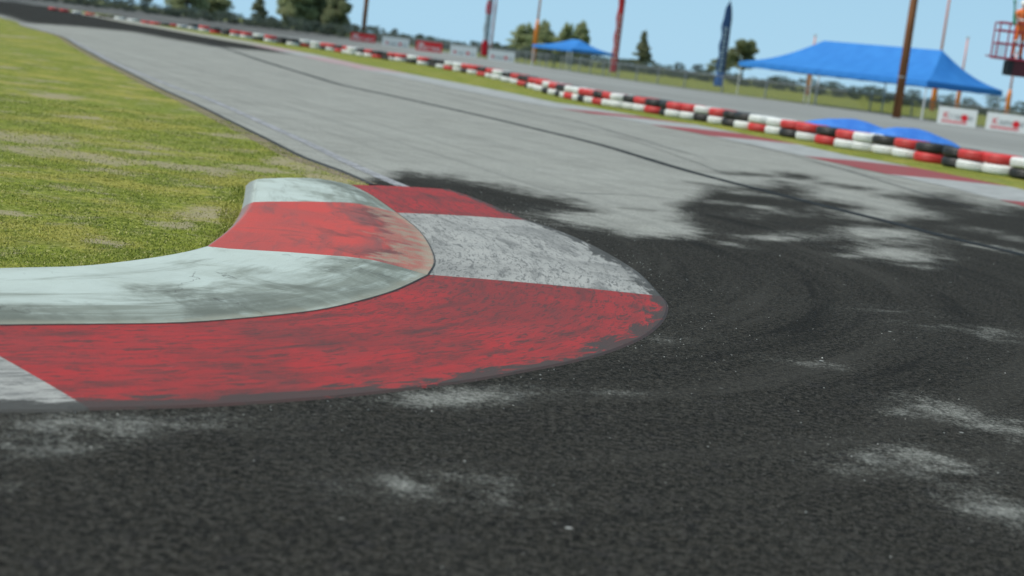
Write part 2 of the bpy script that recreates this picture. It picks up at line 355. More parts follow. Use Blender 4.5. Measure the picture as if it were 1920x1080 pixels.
# edge lines
def ribbon(name, pts, width, z, mat, kind='structure', taper=False):
    c = catmull([p[:2] for p in pts], 120); v = []; f = []
    for i, p in enumerate(c):
        t = c[min(i+1, 120)]-c[max(i-1, 0)]; t = t/np.linalg.norm(t); n = np.array([-t[1], t[0]]); wd = width*(min(1, i/12, (120-i)/12)*.8+.2 if taper else 1)/2
        v += [(*(p+n*wd), z), (*(p-n*wd), z)]
    for i in range(120): f.append((2*i, 2*i+1, 2*i+3, 2*i+2))
    o = mesh_obj(name, v, f, mat); setp(o, kind=kind); return o
def line_mat(name, c1, c2, cover):
    n = N(name); p = n.pos(); g = n.noise(60, 4, .7, p); h = n.noise(5, 5, .65, p)
    n.put(n.b.inputs['Alpha'], n.math('MULTIPLY', n.rng(n.math('ADD', g, n.math('MULTIPLY', h, .8)), .62, 1.05), cover, True))
    return n.out(n.mix(g, c1, c2), .8, .2)
M_LINE = line_mat('faded_line_paint', (.31, .315, .33), (.37, .375, .39), 1.2)
M_SKID = line_mat('tar_seam', (.010, .011, .011), (.026, .027, .026), 1.6)
lil = [(0, 32), (60, 50), (110, 66), (160, 89), (213, 117), (267, 140), (333, 166), (383, 183), (433, 204), (500, 234), (567, 264), (633, 296), (700, 327), (762, 353)]
ribbon('edge_line', [P(*q) for q in lil], .12, .004, M_LINE)
M_TARE = plain('track_edge_tar', (.05, .05, .048), .9)
ribbon('track_edge_joint', [np.array(P(*q)) for q in edge_px[2:]], .05, .016, M_TARE)
seam = [(380, 80), (425, 92), (500, 117), (575, 140), (640, 159), (735, 180), (830, 201), (930, 224), (1030, 248), (1130, 273), (1280, 318), (1413, 353), (1547, 387), (1680, 420), (1780, 446), (1913, 477), (2150, 540)]
ribbon('tar_seam', [P(*q) for q in seam], .165, .004, M_SKID)
M_SKID2 = line_mat('tyre_mark', (.05, .05, .05), (.10, .10, .10), .55)
for q, wd in [([(700, 145), (800, 166), (900, 188), (1000, 212), (1080, 228), (1200, 262), (1330, 300)], .10),
              ([(1350, 262), (1450, 283), (1560, 312), (1680, 348), (1800, 384), (1900, 408)], .10),
              ([(1500, 300), (1600, 322), (1700, 345), (1780, 358), (1880, 380)], .07),
              ([(1000, 352), (1080, 362), (1180, 366), (1290, 376), (1340, 378)], .04),
              ([(820, 182), (1000, 222), (1150, 254), (1290, 300), (1380, 335)], .05)]:
    ribbon('tyre_mark', [P(*k) for k in q], wd, .0045, M_SKID2, taper=True)

# infield grass (left), verge behind the far kerb, road behind the tyre wall, field beyond the fence
def poly_sheet(name, pts, z, mat):
    bm = bmesh.new(); vs = [bm.verts.new((p[0], p[1], z)) for p in pts]
    f = bm.faces.new(vs); bmesh.ops.triangulate(bm, faces=[f]); bmesh.ops.recalc_face_normals(bm, faces=bm.faces)
    for f in bm.faces:
        if f.normal.z < 0: f.normal_flip()
    me = bpy.data.meshes.new(name); bm.to_mesh(me); bm.free(); me.materials.append(mat)
    o = bpy.data.objects.new(name, me); col.objects.link(o); setp(o, kind='structure'); return o
midk = [(.5*C1[s][i]+.5*C2[s][i])[:2] for s in (2, 1, 0) for i in range(len(C1[s])-1, -1, -3)]
e_s = catmull(edge, 160)
infield = [tuple(p) for p in e_s]+[tuple(S_curve[2][-1][:2]+np.array([-.02, -.02]))]+[tuple(p) for p in midk]
last = np.array(midk[-1]); infield += [tuple(last+np.array([-6, -3.5])), (-45, 0), (-75, 40)]
def soil_at(x, y, rxp, ryp):
    a = P(x, y); b = P(x+rxp, y+.1213*rxp); c = P(x, y+ryp); return (a.x, a.y, abs(b.x-a.x), abs(c.y-a.y)*1.1)
soil = [soil_at(*k) for k in [(40, 262, 110, 11), (110, 290, 120, 9), (350, 317, 130, 7), (430, 258, 50, 4), (400, 405, 60, 16), (330, 425, 45, 9), (545, 305, 50, 10), (590, 322, 60, 8), (480, 320, 60, 6),
        (110, 182, 45, 5), (30, 405, 45, 6), (160, 222, 30, 3), (620, 338, 60, 8), (260, 288, 60, 4), (35, 70, 18, 3), (15, 128, 20, 3), (190, 305, 60, 5), (470, 262, 40, 4), (200, 460, 40, 6)]]
M_INF = grass_mat('infield_grass_turf', soil, .9)
poly_sheet('infield_ground', infield, .012, M_INF)
# worn earth rim beside the track edge
ribbon('dirt_edge', [np.array(P(*q))[:2]+np.array([-.10, -.05]) for q in edge_px[3:-1]]+[np.array(P(690, 347))[:2]], .16, .0135,
       line_mat('dirt_rim', (.24, .19, .13), (.34, .28, .19), .8))
# tyre wall line
tb = [(1990, 352), (1905, 335.5), (1870, 330), (1820, 322), (1740, 306), (1690, 297), (1650, 290), (1600, 283), (1547, 272), (1508, 264.5), (1475, 258), (1447, 252.5), (1415, 247), (1390, 242), (1365, 237.5), (1340, 233), (1312, 228), (1285, 225), (1262, 221), (1225, 214), (1197, 209), (1155, 203), (1120, 197), (1103, 194), (1065, 185.5), (1035, 178), (1010, 170), (980, 161), (960, 156.5), (930, 149), (905, 143.5), (885, 139.5), (868, 136.5), (855, 134.5), (840, 131.5), (825, 128.5), (810, 125.5), (790, 122.5), (770, 119), (748, 116), (728, 113.5), (708, 110), (688, 107.5), (660, 103), (636, 98.5), (620, 96), (590, 91.5), (566, 88), (547, 86), (530, 83), (505, 79.5), (485, 76.5), (463, 73), (440, 69.5), (425, 66.5), (405, 63.5), (385, 60.5), (365, 56.5), (345, 53), (320, 50), (285, 46.5), (262, 43), (235, 39), (200, 34), (172, 29.5), (147, 26.5), (115, 21.5), (93, 18)]
tbx = np.array([a for a, b in tb][::-1], float); tby = np.array([b for a, b in tb][::-1], float)
def base_at(x): return P(x, float(np.interp(x, tbx, tby)))
ys = np.r_[np.linspace(14, 60, 60), np.linspace(61, 140, 60)]
tw = np.array([np.array(base_at(x))[:2] for x in np.linspace(93, 1990, 120)]); tw = tw[np.argsort(tw[:, 1])]
def twx(y): return np.interp(y, tw[:, 1], tw[:, 0])
v = []; f = []
for i, y in enumerate(ys):
    a = hix(y)-.03; b = max(twx(y)+1.2, a+.3); v += [(a, y, .010), ((a+b)/2, y, .014), (b, y, .010)]
    if i: k = 3*i; f += [(k-3, k-2, k+1, k), (k-2, k-1, k+2, k+1)]
setp(mesh_obj('verge', v, f, M_VERGE), kind='structure')
# fence line
fence_px = [(2300, 302), (2100, 275), (1920, 249.5), (1847, 239), (1740, 226), (1680, 217), (1500, 194), (1400, 181), (1250, 161), (1100, 139), (970, 118), (895, 107.5), (828, 97), (766, 88), (703, 78), (640, 68.5), (560, 57), (480, 46.5), (400, 36.7), (300, 24), (150, 5), (0, -14)]
fl = [np.array(P(x, y))[:2] for x, y in fence_px]
# paddock road between tyre wall and fence: everything right/behind of verge, up to the fence line
v = []; f = []
ys2 = np.r_[np.linspace(-15, 14, 8), np.linspace(15, 140, 90), np.linspace(142, 700, 70)]
fa = np.array(fl); fa = fa[np.argsort(fa[:, 1])]
def fx(y): return np.interp(y, fa[:, 1], fa[:, 0], left=fa[0, 0]+6)
for i, y in enumerate(ys2):
    a = twx(y)+1.1 if 14 < y < 140 else (twx(14.5)+1.1 if y <= 14 else -80); a = min(a, 60)
    if y >= 140: a = twx(140)-(y-140)*1.2
    b = fx(y)+.25
    if b < a: b = a+.1
    v += [(a, y, .006), (b, y, .006)]
    if i: k = 2*i; f.append((k-2, k-1, k+1, k))
setp(mesh_obj('paddock_road', v, f, M_ROAD), kind='structure')
v = []; f = []
for i, p in enumerate(fl):
    p = np.array(p); q = p+np.array([900, 300]) if i < 14 else p+np.array([200, 1800]); v += [(p[0]+.2, p[1]+.1, .014), (q[0], q[1], .014)]
    if i: k = 2*i; f.append((k-2, k-1, k+1, k))
setp(mesh_obj('outer_field', v, f, M_FIELD), kind='structure')

# ------------------------------------------------------------------ far painted kerb
def paint_far(name, c1, c2):
    n = N(name); p = n.pos(); a = n.noise(2.5, 5, .65, p); b = n.noise(40, 3, .7, p)
    c = n.mix(n.rng(a, .35, .7), c1, c2); c = n.mix(n.rng(b, .45, .75, 0, .35), c, (.2, .2, .2))
    return n.out(c, .75, .25)
M_FR = paint_far('far_red_paint', (.31, .050, .052), (.25, .075, .072)); M_FW = paint_far('far_white_paint', (.39, .40, .39), (.29, .30, .29))
M_FP = paint_far('far_pink_paint', (.42, .25, .25), (.36, .34, .34))
M_FD = paint_far('far_dusty_concrete', (.34, .33, .27), (.28, .27, .22))
def segs():
    def yy(x, y): return P(x, y).y
    b = [(P(2060, 428).y, M_FR), (yy(1873, 375), M_FW), (yy(1663, 327), M_FR), (yy(1507, 293), M_FW), (yy(1331, 255), M_FR), (yy(1222, 234), M_FW), (yy(1113, 214), M_FR), (yy(1053, 204), M_FW), (yy(680, 131), M_FP), (yy(560, 104), M_FW), (yy(520, 95), M_FP), (yy(467, 84), M_FD)]
    return b
sg = segs()
yl = sorted(set([s[0] for s in sg]+list(np.linspace(sg[0][0], 120, 160))))
v = []; f = []; mi = []; mats = [M_FR, M_FW, M_FP, M_FD]
for i, y in enumerate(yl):
    a, b = lox(y), hix(y); v += [(a, y, .006), ((a*.5+b*.5), y, .030), (b, y, .040)]
    if i:
        k = 3*i; f += [(k-3, k-2, k+1, k), (k-2, k-1, k+2, k+1)]; ym = .5*(y+yl[i-1]); m = [s[1] for s in sg if s[0] <= ym][-1]; mi += [mats.index(m)]*2
o = mesh_obj('painted_kerb', v, f); [o.data.materials.append(m) for m in mats]
for pg, m in zip(o.data.polygons, mi): pg.material_index = m
setp(o, 'long low red and white painted kerb on the far side of the track, in front of the tyre wall', 'kerb')

# ------------------------------------------------------------------ near kerb and painted apron
def kerb_mat(name, base, wear_or_shade, grime, seed, apron=False, amt=1.0, tan=0.0):
    n = N(name); uv = n.uv(); p = n.pos(); q = n.sep(uv)
    st = n.noise(1, 7, .68, n.mapping(uv, (1.1, 9, 1), loc=(seed, seed*2, 0)), .4)
    fine = n.noise(1, 5, .7, n.mapping(uv, (8, 46, 1), loc=(seed, 0, 0)), 1.2)
    blot = n.noise(2.6, 6, .65, n.mapping(p, loc=(seed, 0, 0)), .5)
    gr = n.noise(140, 3, .65, p)
    c = n.mix(n.rng(blot, .42, .72, 0, .55), base, wear_or_shade)
    if apron:
        c = n.mix(n.rng(fine, .50, .62, 0, .62*amt), c, grime)
        c = n.mix(n.rng(n.math('ADD', st, n.math('MULTIPLY', gr, .25)), .60, .86, 0, .60*amt), c, grime)
        c = n.mix(n.rng(gr, .50, .75, 0, .30), c, grime)
        # paint scuffed off at the outer rim (v -> 1), and rubber along the seam (v -> 0)
        rim = n.rng(n.math('ADD', q[1], n.math('MULTIPLY', n.math('SUBTRACT', n.noise(1, 6, .75, n.mapping(uv, (3.2, 14, 1)), .8), .5), .42)), .925, .955)
        c = n.mix(n.math('MULTIPLY', rim, .93), c, (.060, .058, .053))
        se = n.rng(n.math('ADD', q[1], n.math('MULTIPLY', n.math('SUBTRACT', n.noise(30, 4, .8, p), .5), .10)), .0, .035, 1.0, 0.0)
        c = n.mix(n.math('MULTIPLY', se, .5), c, (.07, .07, .07))
    else:
        # v: 0 at foot on the grass side, 1 at the seam
        low = n.rng(q[1], .40, .78)
        c = n.mix(n.math('MULTIPLY', n.rng(n.math('ADD', st, n.math('MULTIPLY', low, .20)), .50, .76), .80*amt, True), c, grime)
        c = n.mix(n.math('MULTIPLY', n.rng(n.math('ADD', blot, n.math('MULTIPLY', low, .16)), .56, .74), .65*amt, True), c, tuple(x*.55 for x in grime))
        c = n.mix(n.math('MULTIPLY', n.rng(fine, .55, .72), n.math('MULTIPLY', low, .5*amt)), c, grime)
        if tan:
            tw_ = n.rng(n.math('ADD', q[1], n.math('MULTIPLY', n.math('SUBTRACT', n.noise(3.2, 6, .7, n.mapping(p, loc=(5, 5, 0))), .5), .75)), .70, .80)
            tc = n.mix(n.rng(n.noise(9, 5, .7, p), .40, .60), (.45, .17, .13), (.36, .31, .23))
            c = n.mix(n.math('MULTIPLY', tw_, tan), c, tc)
        ed = n.rng(n.math('ADD', q[1], n.math('MULTIPLY', n.math('SUBTRACT', blot, .5), .22)), .91, .98)
        c = n.mix(n.math('MULTIPLY', ed, .35), c, (.44, .42, .32))
        bk = n.rng(n.math('ADD', q[1], n.math('MULTIPLY', n.math('SUBTRACT', fine, .5), .10)), .08, .17, 1.0, 0.0)
        c = n.mix(n.math('MULTIPLY', bk, .8), c, (.20, .22, .215))
    # hairline cracks and small chips down to bare concrete
    dv_ = n.node('ShaderNodeTexVoronoi', Scale=1.15, _feature='DISTANCE_TO_EDGE')
    wp = n.node('ShaderNodeTexNoise', Scale=5.0, Detail=5.0); n.put(wp.inputs['Vector'], p)
    ad = n.node('ShaderNodeVectorMath', _operation='MULTIPLY_ADD'); n.put(ad.inputs[0], wp.outputs['Color']); ad.inputs[1].default_value = (.35, .35, .35); n.put(ad.inputs[2], p)
    n.put(dv_.inputs['Vector'], ad.outputs[0])
    ck = n.math('MULTIPLY', n.rng(dv_.outputs['Distance'], .0015, .006, 1.0, 0.0), n.rng(n.noise(1.3, 3, .5, p), .48, .60))
    c = n.mix(n.math('MULTIPLY', ck, .6), c, (.06, .06, .055))
    chp = n.rng(n.noise(24, 5, .75, n.mapping(p, loc=(seed, 3, 0))), .66, .70)
    c = n.mix(n.math('MULTIPLY', chp, .22 if apron else .45), c, (.19, .185, .17))
    big = n.noise(.9, 5, .65, n.mapping(p, loc=(seed, 9, 0)))
    c = n.mix(n.rng(big, .44, .62, 0, .45 if apron else .25), c, grime)
    n.bump(n.math('ADD', n.math('MULTIPLY', gr, .5), n.math('SUBTRACT', fine, n.math('MULTIPLY', chp, .6))), .5, .006)
    return n.out(c, .7, .12)
M_KW = kerb_mat('kerb_white', (.49, .56, .52), (.40, .45, .39), (.20, .222, .185), 1.3, amt=1.05)
M_KR = kerb_mat('kerb_red', (.54, .078, .065), (.43, .105, .090), (.17, .095, .09), 4.1, amt=.9, tan=.75)
M_AR = kerb_mat('apron_red', (.39, .040, .040), (.27, .056, .055), (.090, .048, .045), 2.7, True, amt=1.45)
M_AW = kerb_mat('apron_white', (.40, .40, .375), (.30, .305, .29), (.11, .112, .108), 6.2, True, amt=1.3)
def strips(name, curves, vs, heights_mid, matfun, mats):
    """curves: list of cross curves (concatenated arrays, same length); quads between them"""
    n = len(curves[0]); m = len(curves); v = []; f = []
    for i in range(n):
        for c in curves: v.append(tuple(c[i]))
    mi = []; uvs = []
    mid = curves[m//2]; s = np.r_[0, np.cumsum(np.linalg.norm(np.diff(mid, axis=0), axis=1))]
    for i in range(n-1):
        for j in range(m-1):
            f.append((i*m+j, i*m+j+1, (i+1)*m+j+1, (i+1)*m+j)); mi.append(matfun(i))
            uvs += [(s[i], vs[j]), (s[i], vs[j+1]), (s[i+1], vs[j+1]), (s[i+1], vs[j])]
    f.append(tuple(range((n-1)*m, n*m))); mi.append(matfun(n-2)); uvs += [(s[-1], x) for x in vs]
    me = bpy.data.meshes.new(name); me.from_pydata(v, [], f); uvl = me.uv_layers.new(name='UVMap')
    uvl.data.foreach_set('uv', np.array(uvs, np.float32).ravel())
    for mt in mats: me.materials.append(mt)
    me.polygons.foreach_set('material_index', mi)
    bm = bmesh.new(); bm.from_mesh(me); bmesh.ops.recalc_face_normals(bm, faces=bm.faces[:-1]);
    if sum(fc.normal.z for fc in bm.faces) < 0: bmesh.ops.reverse_faces(bm, faces=bm.faces[:])
    bm.to_mesh(me); bm.free()
    o = bpy.data.objects.new(name, me); col.objects.link(o); return o
def cat(c): return np.vstack([c[0]]+[k[1:] for k in c[1:]])
cF, cC2, cC1, cS = cat(F), cat(C2), cat(C1), cat(S_curve)
def lerp(a, b, t, bump=0): r = a*(1-t)+b*t; r[:, 2] += bump; return r
foot_in = cF.copy(); foot_in[:, 2] = -.01; seam_in = cS.copy(); seam_in[:, 2] = -.0
kc = [foot_in, lerp(cF, cC2, .45, .012), lerp(cF, cC2, .85, .006), lerp(cC2, cC1, .12, .001), lerp(cC2, cC1, .5, .004), lerp(cC2, cC1, .9, .002), lerp(cC1, cS, .15, .003), lerp(cC1, cS, .5, .003), lerp(cC1, cS, .985, -.003), seam_in]
kv = [0, .07, .15, .22, .42, .6, .66, .8, .985, 1.0]
o = strips('raised_kerb', kc, kv, 0, lambda i: 1 if 60 <= i < 90 else 0, [M_KW, M_KR])
setp(o, 'raised concrete kerb in weathered white and red blocks curving round the near corner beside the grass', 'kerb')
# apron: O curve resampled so that its own cut lines land on the anchors
S0 = S_curve[0]
sp = np.array([-1.875, 5.08]); k0 = int(np.argmin(np.hypot(S0[:, 0]-sp[0], S0[:, 1]-sp[1])))
Ocur = np.vstack([catmull(O1, k0), catmull(Oa, 60-k0)[1:], catmull(O2, 30)[1:], catmull(O3, 20)[1:]])
Sin = cS.copy(); Sin[:, 2] = .016
dS = cC1-cS; dS[:, 2] = 0; dS /= np.linalg.norm(dS, axis=1)[:, None]; Sin += dS*.05
bevel = Ocur.copy(); bevel[:, 2] = -.004; dO = Ocur-cS; dO[:, 2] = 0; dO /= np.linalg.norm(dO, axis=1)[:, None]; bevel += dO*.02
ac = [Sin]+[lerp(Sin, Ocur, t, .006*math.sin(math.pi*t)) for t in (.12, .25, .4, .55, .7, .82, .92)]+[Ocur, bevel]
av = [-.03, .12, .25, .4, .55, .7, .82, .92, .99, 1.0]
def am(i):
    if i < k0: return 1
    if i < 60: return 0
    if i < 90: return 1
    return 0
o = strips('kerb_apron', ac, av, 0, am, [M_AR, M_AW])
setp(o, 'flat apron painted in scuffed red and white blocks round the outside of the raised kerb', 'kerb apron')
# thin tar joint where kerb meets apron
jr = lerp(cS, Ocur, .0); jr[:, 2] = .0; v = []; f = []
for i in range(len(jr)):
    d = dO[i]; a = cS[i]+d*-.001; b = cS[i]+d*.0045; v += [(a[0], a[1], .0195), (b[0], b[1], .0185)]
    if i: k = 2*i; f.append((k-2, k-1, k+1, k))
mesh_obj('tar_joint', v, f, M_TARE)
setp(bpy.data.objects['tar_joint'], 'thin black tar joint between the raised kerb and its painted apron', 'tar joint')

# ------------------------------------------------------------------ grass blades near the focus
def blades():
    Nn = 230000
    # density falls with distance
    u = rng.random(Nn); y = 5.0*np.exp((u**1.5)*math.log(17/5.0)); x = rng.uniform(-.46, -.02, Nn)*y-.1
    fo = np.vstack([cF[:, :2]]); poly = infield
    ok = inpoly(x, y, poly)
    # keep off the kerb
    kp = [tuple(p) for p in cF[:, :2]]+[tuple(p) for p in cS[::-1, :2]]
    ok &= ~inpoly(x, y, kp)
    m = np.sin(x*5.1+2*np.sin(y*2.3))*np.sin(y*4.3+1.7*np.sin(x*3.1))+rng.normal(0, .35, Nn)
    ok &= m > -.55
    for (cx, cy, rx, ry) in soil:
        ok &= ~((((x-cx)/rx)**2+((y-cy)/ry)**2 < .6) & (rng.random(Nn) < .6))
    x, y = x[ok], y[ok]; n0 = len(x)
    ft = cF[45:, :2]; kk = rng.integers(0, len(ft)-1, 5200); tt = rng.random(5200)[:, None]
    bp = ft[kk]*(1-tt)+ft[kk+1]*tt; ov = (cF[45:, :2]-cC2[45:, :2])[kk]; ov /= np.linalg.norm(ov, axis=1)[:, None]
    bp = bp+ov*(rng.random(5200)[:, None]**2*.12-.012); x = np.r_[x, bp[:, 0]]; y = np.r_[y, bp[:, 1]]; n = len(x)
    an = rng.random(n)*math.pi*2; hgt = rng.uniform(.004, .012, n)*(.8+y/30); hgt[n0:] *= 1.25; wd = rng.uniform(.0012, .0026, n)*(.6+y/9)
    ln = rng.uniform(.3, 1.4, n)*hgt; la = rng.random(n)*2*math.pi
    dx, dy = np.cos(an)*wd, np.sin(an)*wd; z0 = .011
    V = np.empty((n, 3, 3)); V[:, 0] = np.stack([x-dx, y-dy, np.full(n, z0)], 1); V[:, 1] = np.stack([x+dx, y+dy, np.full(n, z0)], 1)
    V[:, 2] = np.stack([x+np.cos(la)*ln, y+np.sin(la)*ln, z0+hgt], 1)
    me = bpy.data.meshes.new('grass'); me.vertices.add(n*3); me.vertices.foreach_set('co', V.ravel())
    me.loops.add(n*3); me.loops.foreach_set('vertex_index', np.arange(n*3)); me.polygons.add(n)
    me.polygons.foreach_set('loop_start', np.arange(0, n*3, 3)); me.polygons.foreach_set('loop_total', np.full(n, 3)); me.update()
    at = me.attributes.new('rnd', 'FLOAT', 'POINT'); at.data.foreach_set('value', np.repeat(rng.random(n), 3).astype(np.float32))
    k = N('grass_blades'); r_ = k.attr('rnd'); p = k.pos()
    c = k.mix(k.rng(r_, 0, 1), (.13, .175, .024), (.38, .40, .085)); c = k.mix(k.rng(r_, .84, .92), c, (.54, .49, .22))
    c = k.mix(k.rng(k.noise(.9, 5, .62, p), .46, .62, 0, .6), c, (.40, .37, .09))
    k.b.inputs['Subsurface Weight'].default_value = 0
    me.materials.append(k.out(c, .8, .15))
    o = bpy.data.objects.new('grass', me); col.objects.link(o); setp(o, 'short patchy green and straw grass growing on the infield behind the kerb', 'grass', kind='stuff')
blades()

def grit():
    v = []; f = []; r_ = random.Random(3); Oc = cat([Ocur]) if False else Ocur
    tet = [(1, 0, 0), (-.5, .8, 0), (-.5, -.8, 0), (.1, 0, .8)]
    for i in range(620):
        if i < 380:
            k = r_.randrange(len(Oc)); d = r_.random()**2*.5; x, y = Oc[k][0]+dO[k][0]*(.02+d)+r_.uniform(-.1, .1), Oc[k][1]+dO[k][1]*(.02+d)+r_.uniform(-.1, .1)
        else: y = r_.uniform(3, 12); x = r_.uniform(-.1, .33)*y
        sz = r_.uniform(.0015, .0042)*(1.6 if r_.random() < .06 else 1); a = r_.random()*6.28; n0 = len(v)
        for p in tet: v.append((x+sz*(p[0]*math.cos(a)-p[1]*math.sin(a)), y+sz*(p[0]*math.sin(a)+p[1]*math.cos(a)), .0005+p[2]*sz))
        f += [(n0, n0+1, n0+3), (n0+1, n0+2, n0+3), (n0+2, n0, n0+3), (n0, n0+2, n0+1)]
    n = N('grit_stone'); rr = n.noise(9, 2, .5, n.pos()); o = mesh_obj('grit', v, f, n.out(n.mix(n.rng(rr, .4, .6), (.14, .14, .13), (.48, .48, .45)), .9, .1))
    setp(o, 'fine pale grit and rubber crumbs scattered on the asphalt round the kerb', 'grit', kind='stuff')
grit()

# ------------------------------------------------------------------ tyres
TH, TD = .178, .70
def tyre_mesh():
    Rr = TD/2; prof = []
    hh = TH/2*.96
    outer = [(Rr-.115, -hh*.90), (Rr-.075, -hh), (Rr-.03, -hh*.93), (Rr-.008, -hh*.66), (Rr-.001, -hh*.40), (Rr-.001, -hh*.36), (Rr-.010, -hh*.35), (Rr-.010, -hh*.29), (Rr, -hh*.28), (Rr, -hh*.03), (Rr-.009, -hh*.02), (Rr-.009, hh*.04)]
    up = [(r, -z) for r, z in outer[::-1]][1:]
    inner = [(Rr-.135, hh*.7), (Rr-.125, 0), (Rr-.135, -hh*.7)]
    prof = outer+up+inner; seg = 40; v = []; f = []
    for k in range(seg):
        a = 2*math.pi*k/seg
        for r, z in prof: v.append((r*math.cos(a), r*math.sin(a), z+TH/2))
    m = len(prof)
    for k in range(seg):
        for j in range(m): f.append((k*m+j, ((k+1) % seg)*m+j, ((k+1) % seg)*m+(j+1) % m, k*m+(j+1) % m))
    me = bpy.data.meshes.new('tyre'); me.from_pydata(v, [], f); me.shade_smooth(); me.update(); return me
tm = tyre_mesh()
def tyre_mat(name, c, dirt):
    n = N(name); o = n.obj(); a = n.noise(7, 5, .65, o); w_ = n.noise(1, 3, .6, n.mapping(o, (4, 4, 60)))
    inf = n.node('ShaderNodeObjectInfo').outputs['Random']
    c0 = n.mix(n.math('MULTIPLY', inf, .35), c, tuple(x*.72 for x in c))
    c2 = n.mix(n.rng(a, .5, .78, 0, .5), c0, dirt); c2 = n.mix(n.rng(w_, .55, .75, 0, .3), c2, dirt)
    n.bump(w_, .4, .01)
    return n.out(c2, .5, .45)
TM = {'R': tyre_mat('red_painted_rubber', (.62, .045, .045), (.25, .05, .05)), 'W': tyre_mat('white_painted_rubber', (.74, .76, .74), (.42, .44, .42)), 'B': tyre_mat('black_rubber', (.022, .024, .025), (.05, .05, .05))}
meshes = {}
for k in 'RWB':
    m = tm.copy(); m.materials.append(TM[k]); meshes[k] = m
edges = [1947, 1894, 1841, 1795, 1766, 1715, 1674, 1635, 1591, 1565, 1529, 1492, 1462, 1435, 1402, 1377, 1354, 1327, 1299, 1272, 1247, 1236, 1209, 1186, 1166, 1140, 1128, 1111, 1094, 1083, 1073, 1057, 1049, 1041,
         1027, 1016, 1001.5, 989.5, 984, 970, 956, 940, 922, 910, 894, 876, 864, 849, 832, 817, 803, 782, 761.5, 738.5, 722, 715, 697, 682, 667, 649, 641, 627, 610.6, 600, 581.5, 558, 537, 519, 495.4, 473.5, 450.6, 431, 416, 393, 372.5,
         352, 330, 314, 299, 281, 265, 239, 215, 200, 185, 160, 135, 112, 91]
seq = ['RW', 'WB', 'RW', 'RW', 'BB', 'BR', 'RW', 'BW', 'WW', 'RW', 'BR', 'RW', 'RB', 'WW', 'WR', 'BW', 'BB']   # top/bottom, repeating every 17
cn = {'R': 'red', 'W': 'white', 'B': 'black'}
ones = ['', 'first', 'second', 'third', 'fourth', 'fifth', 'sixth', 'seventh', 'eighth', 'ninth', 'tenth', 'eleventh', 'twelfth', 'thirteenth', 'fourteenth', 'fifteenth', 'sixteenth', 'seventeenth', 'eighteenth', 'nineteenth']
tens = {2: ('twentieth', 'twenty'), 3: ('thirtieth', 'thirty'), 4: ('fortieth', 'forty'), 5: ('fiftieth', 'fifty'), 6: ('sixtieth', 'sixty'), 7: ('seventieth', 'seventy'), 8: ('eightieth', 'eighty'), 9: ('ninetieth', 'ninety')}
def ordn(n):
    if n < 20: return ones[n]
    return tens[n//10][0] if n % 10 == 0 else tens[n//10][1]+'-'+ones[n % 10]
for i, xe in enumerate(edges):
    s = seq[i % 17]
    g = base_at(xe+22*min(1, max(.2, (xe+100)/1900)))
    dist = g.y; rpx = TD/2*FPX/dist
    xc = xe+rpx*.97
    g = base_at(xc); u = Vector((g.x, g.y, 0)).normalized(); c = g+u*(TD/2)
    # keep the column where its left rim shows
    pxl, _ = pix(np.array([[c.x, c.y, .09]])); c.x += (xc-pxl[0])*c.y/FPX
    single = xe < 345
    lv = ([(s[0], 0, 'single')] if single else [(s[0], 1, 'upper'), (s[1], 0, 'lower')])
    for colr, z, nm in lv:
        o = bpy.data.objects.new('barrier_tyre', meshes[colr]); col.objects.link(o)
        o.location = (c.x+random.uniform(-.012, .012), c.y+random.uniform(-.012, .012), z*TH+.012); o.rotation_euler[2] = random.random()*6.28
        o.rotation_euler[0] = random.uniform(-.012, .012)
        k = ordn(i+1)
        if nm == 'upper': lab = f'{cn[colr]} tyre on top of the {k} stack from the right end of the barrier'
        elif nm == 'lower': lab = f'{cn[colr]} tyre at the bottom of the {k} stack from the right barrier end'
        else: lab = f'{cn[colr]} tyre lying in the {k} place from the right end of the barrier'
        setp(o, lab, 'tyre', 'painted tyres of the barrier along the far side of the track')

# ------------------------------------------------------------------ karts under blue covers
def cover_mat():
    n = N('blue_tarpaulin'); o = n.obj(); a = n.noise(3, 5, .6, o)
    c = n.mix(n.rng(a, .3, .7), (.040, .175, .60), (.060, .235, .70)); n.bump(n.noise(5, 4, .6, o), .6, .05)
    return n.out(c, .55, .4)
M_TARP = cover_mat()
def mound(x0, x1, ytop, dist, label, ry, peaks):
    cpx = (x0+x1)/2; c = D(cpx, dist); w_ = (x1-x0)/FPX*dist
    hgt = CH-(ytop-HOR(cpx))*dist/FPX
    v = []; f = []; nu, nv = 48, 20
    for i in range(nu+1):
        for j in range(nv+1):
            s = -1+2*i/nu; t = -1+2*j/nv
            # rounded outline, draped heights with a few peaks
            e = max(0.0, 1-abs(s)**2.2); ee = max(0.0, 1-abs(t)**2.6)
            h = hgt*(e**.42)*(ee**.6)
            pk = sum(a*math.exp(-((s-b)/q)**2) for a, b, q in peaks); h *= .86+pk
            h += .012*math.sin(9*s+3*t)*e*ee+.010*math.sin(14*t+5*s)*e
            v.append((s*w_/2, t*ry, max(h, .0)))
    for i in range(nu):
        for j in range(nv): k = i*(nv+1)+j; f.append((k, k+1, k+nv+2, k+nv+1)[::-1])
    o = mesh_obj('covered_kart', v, f, M_TARP, smooth=True); o.location = (c.x, c.y, .008); o.rotation_euler[2] = -.05
    setp(o, label, 'covered kart', 'karts under blue covers behind the tyre wall')
mound(1490, 1720, 224, 35.5, 'long blue tarpaulin draped over a kart behind the tyre wall, left of the other cover', .62, [(.14, -.05, .42)])
mound(1625, 1822, 241, 33.0, 'blue tarpaulin draped over a kart behind the tyre wall, right of the other cover', .55, [(.14, -.2, .5)])

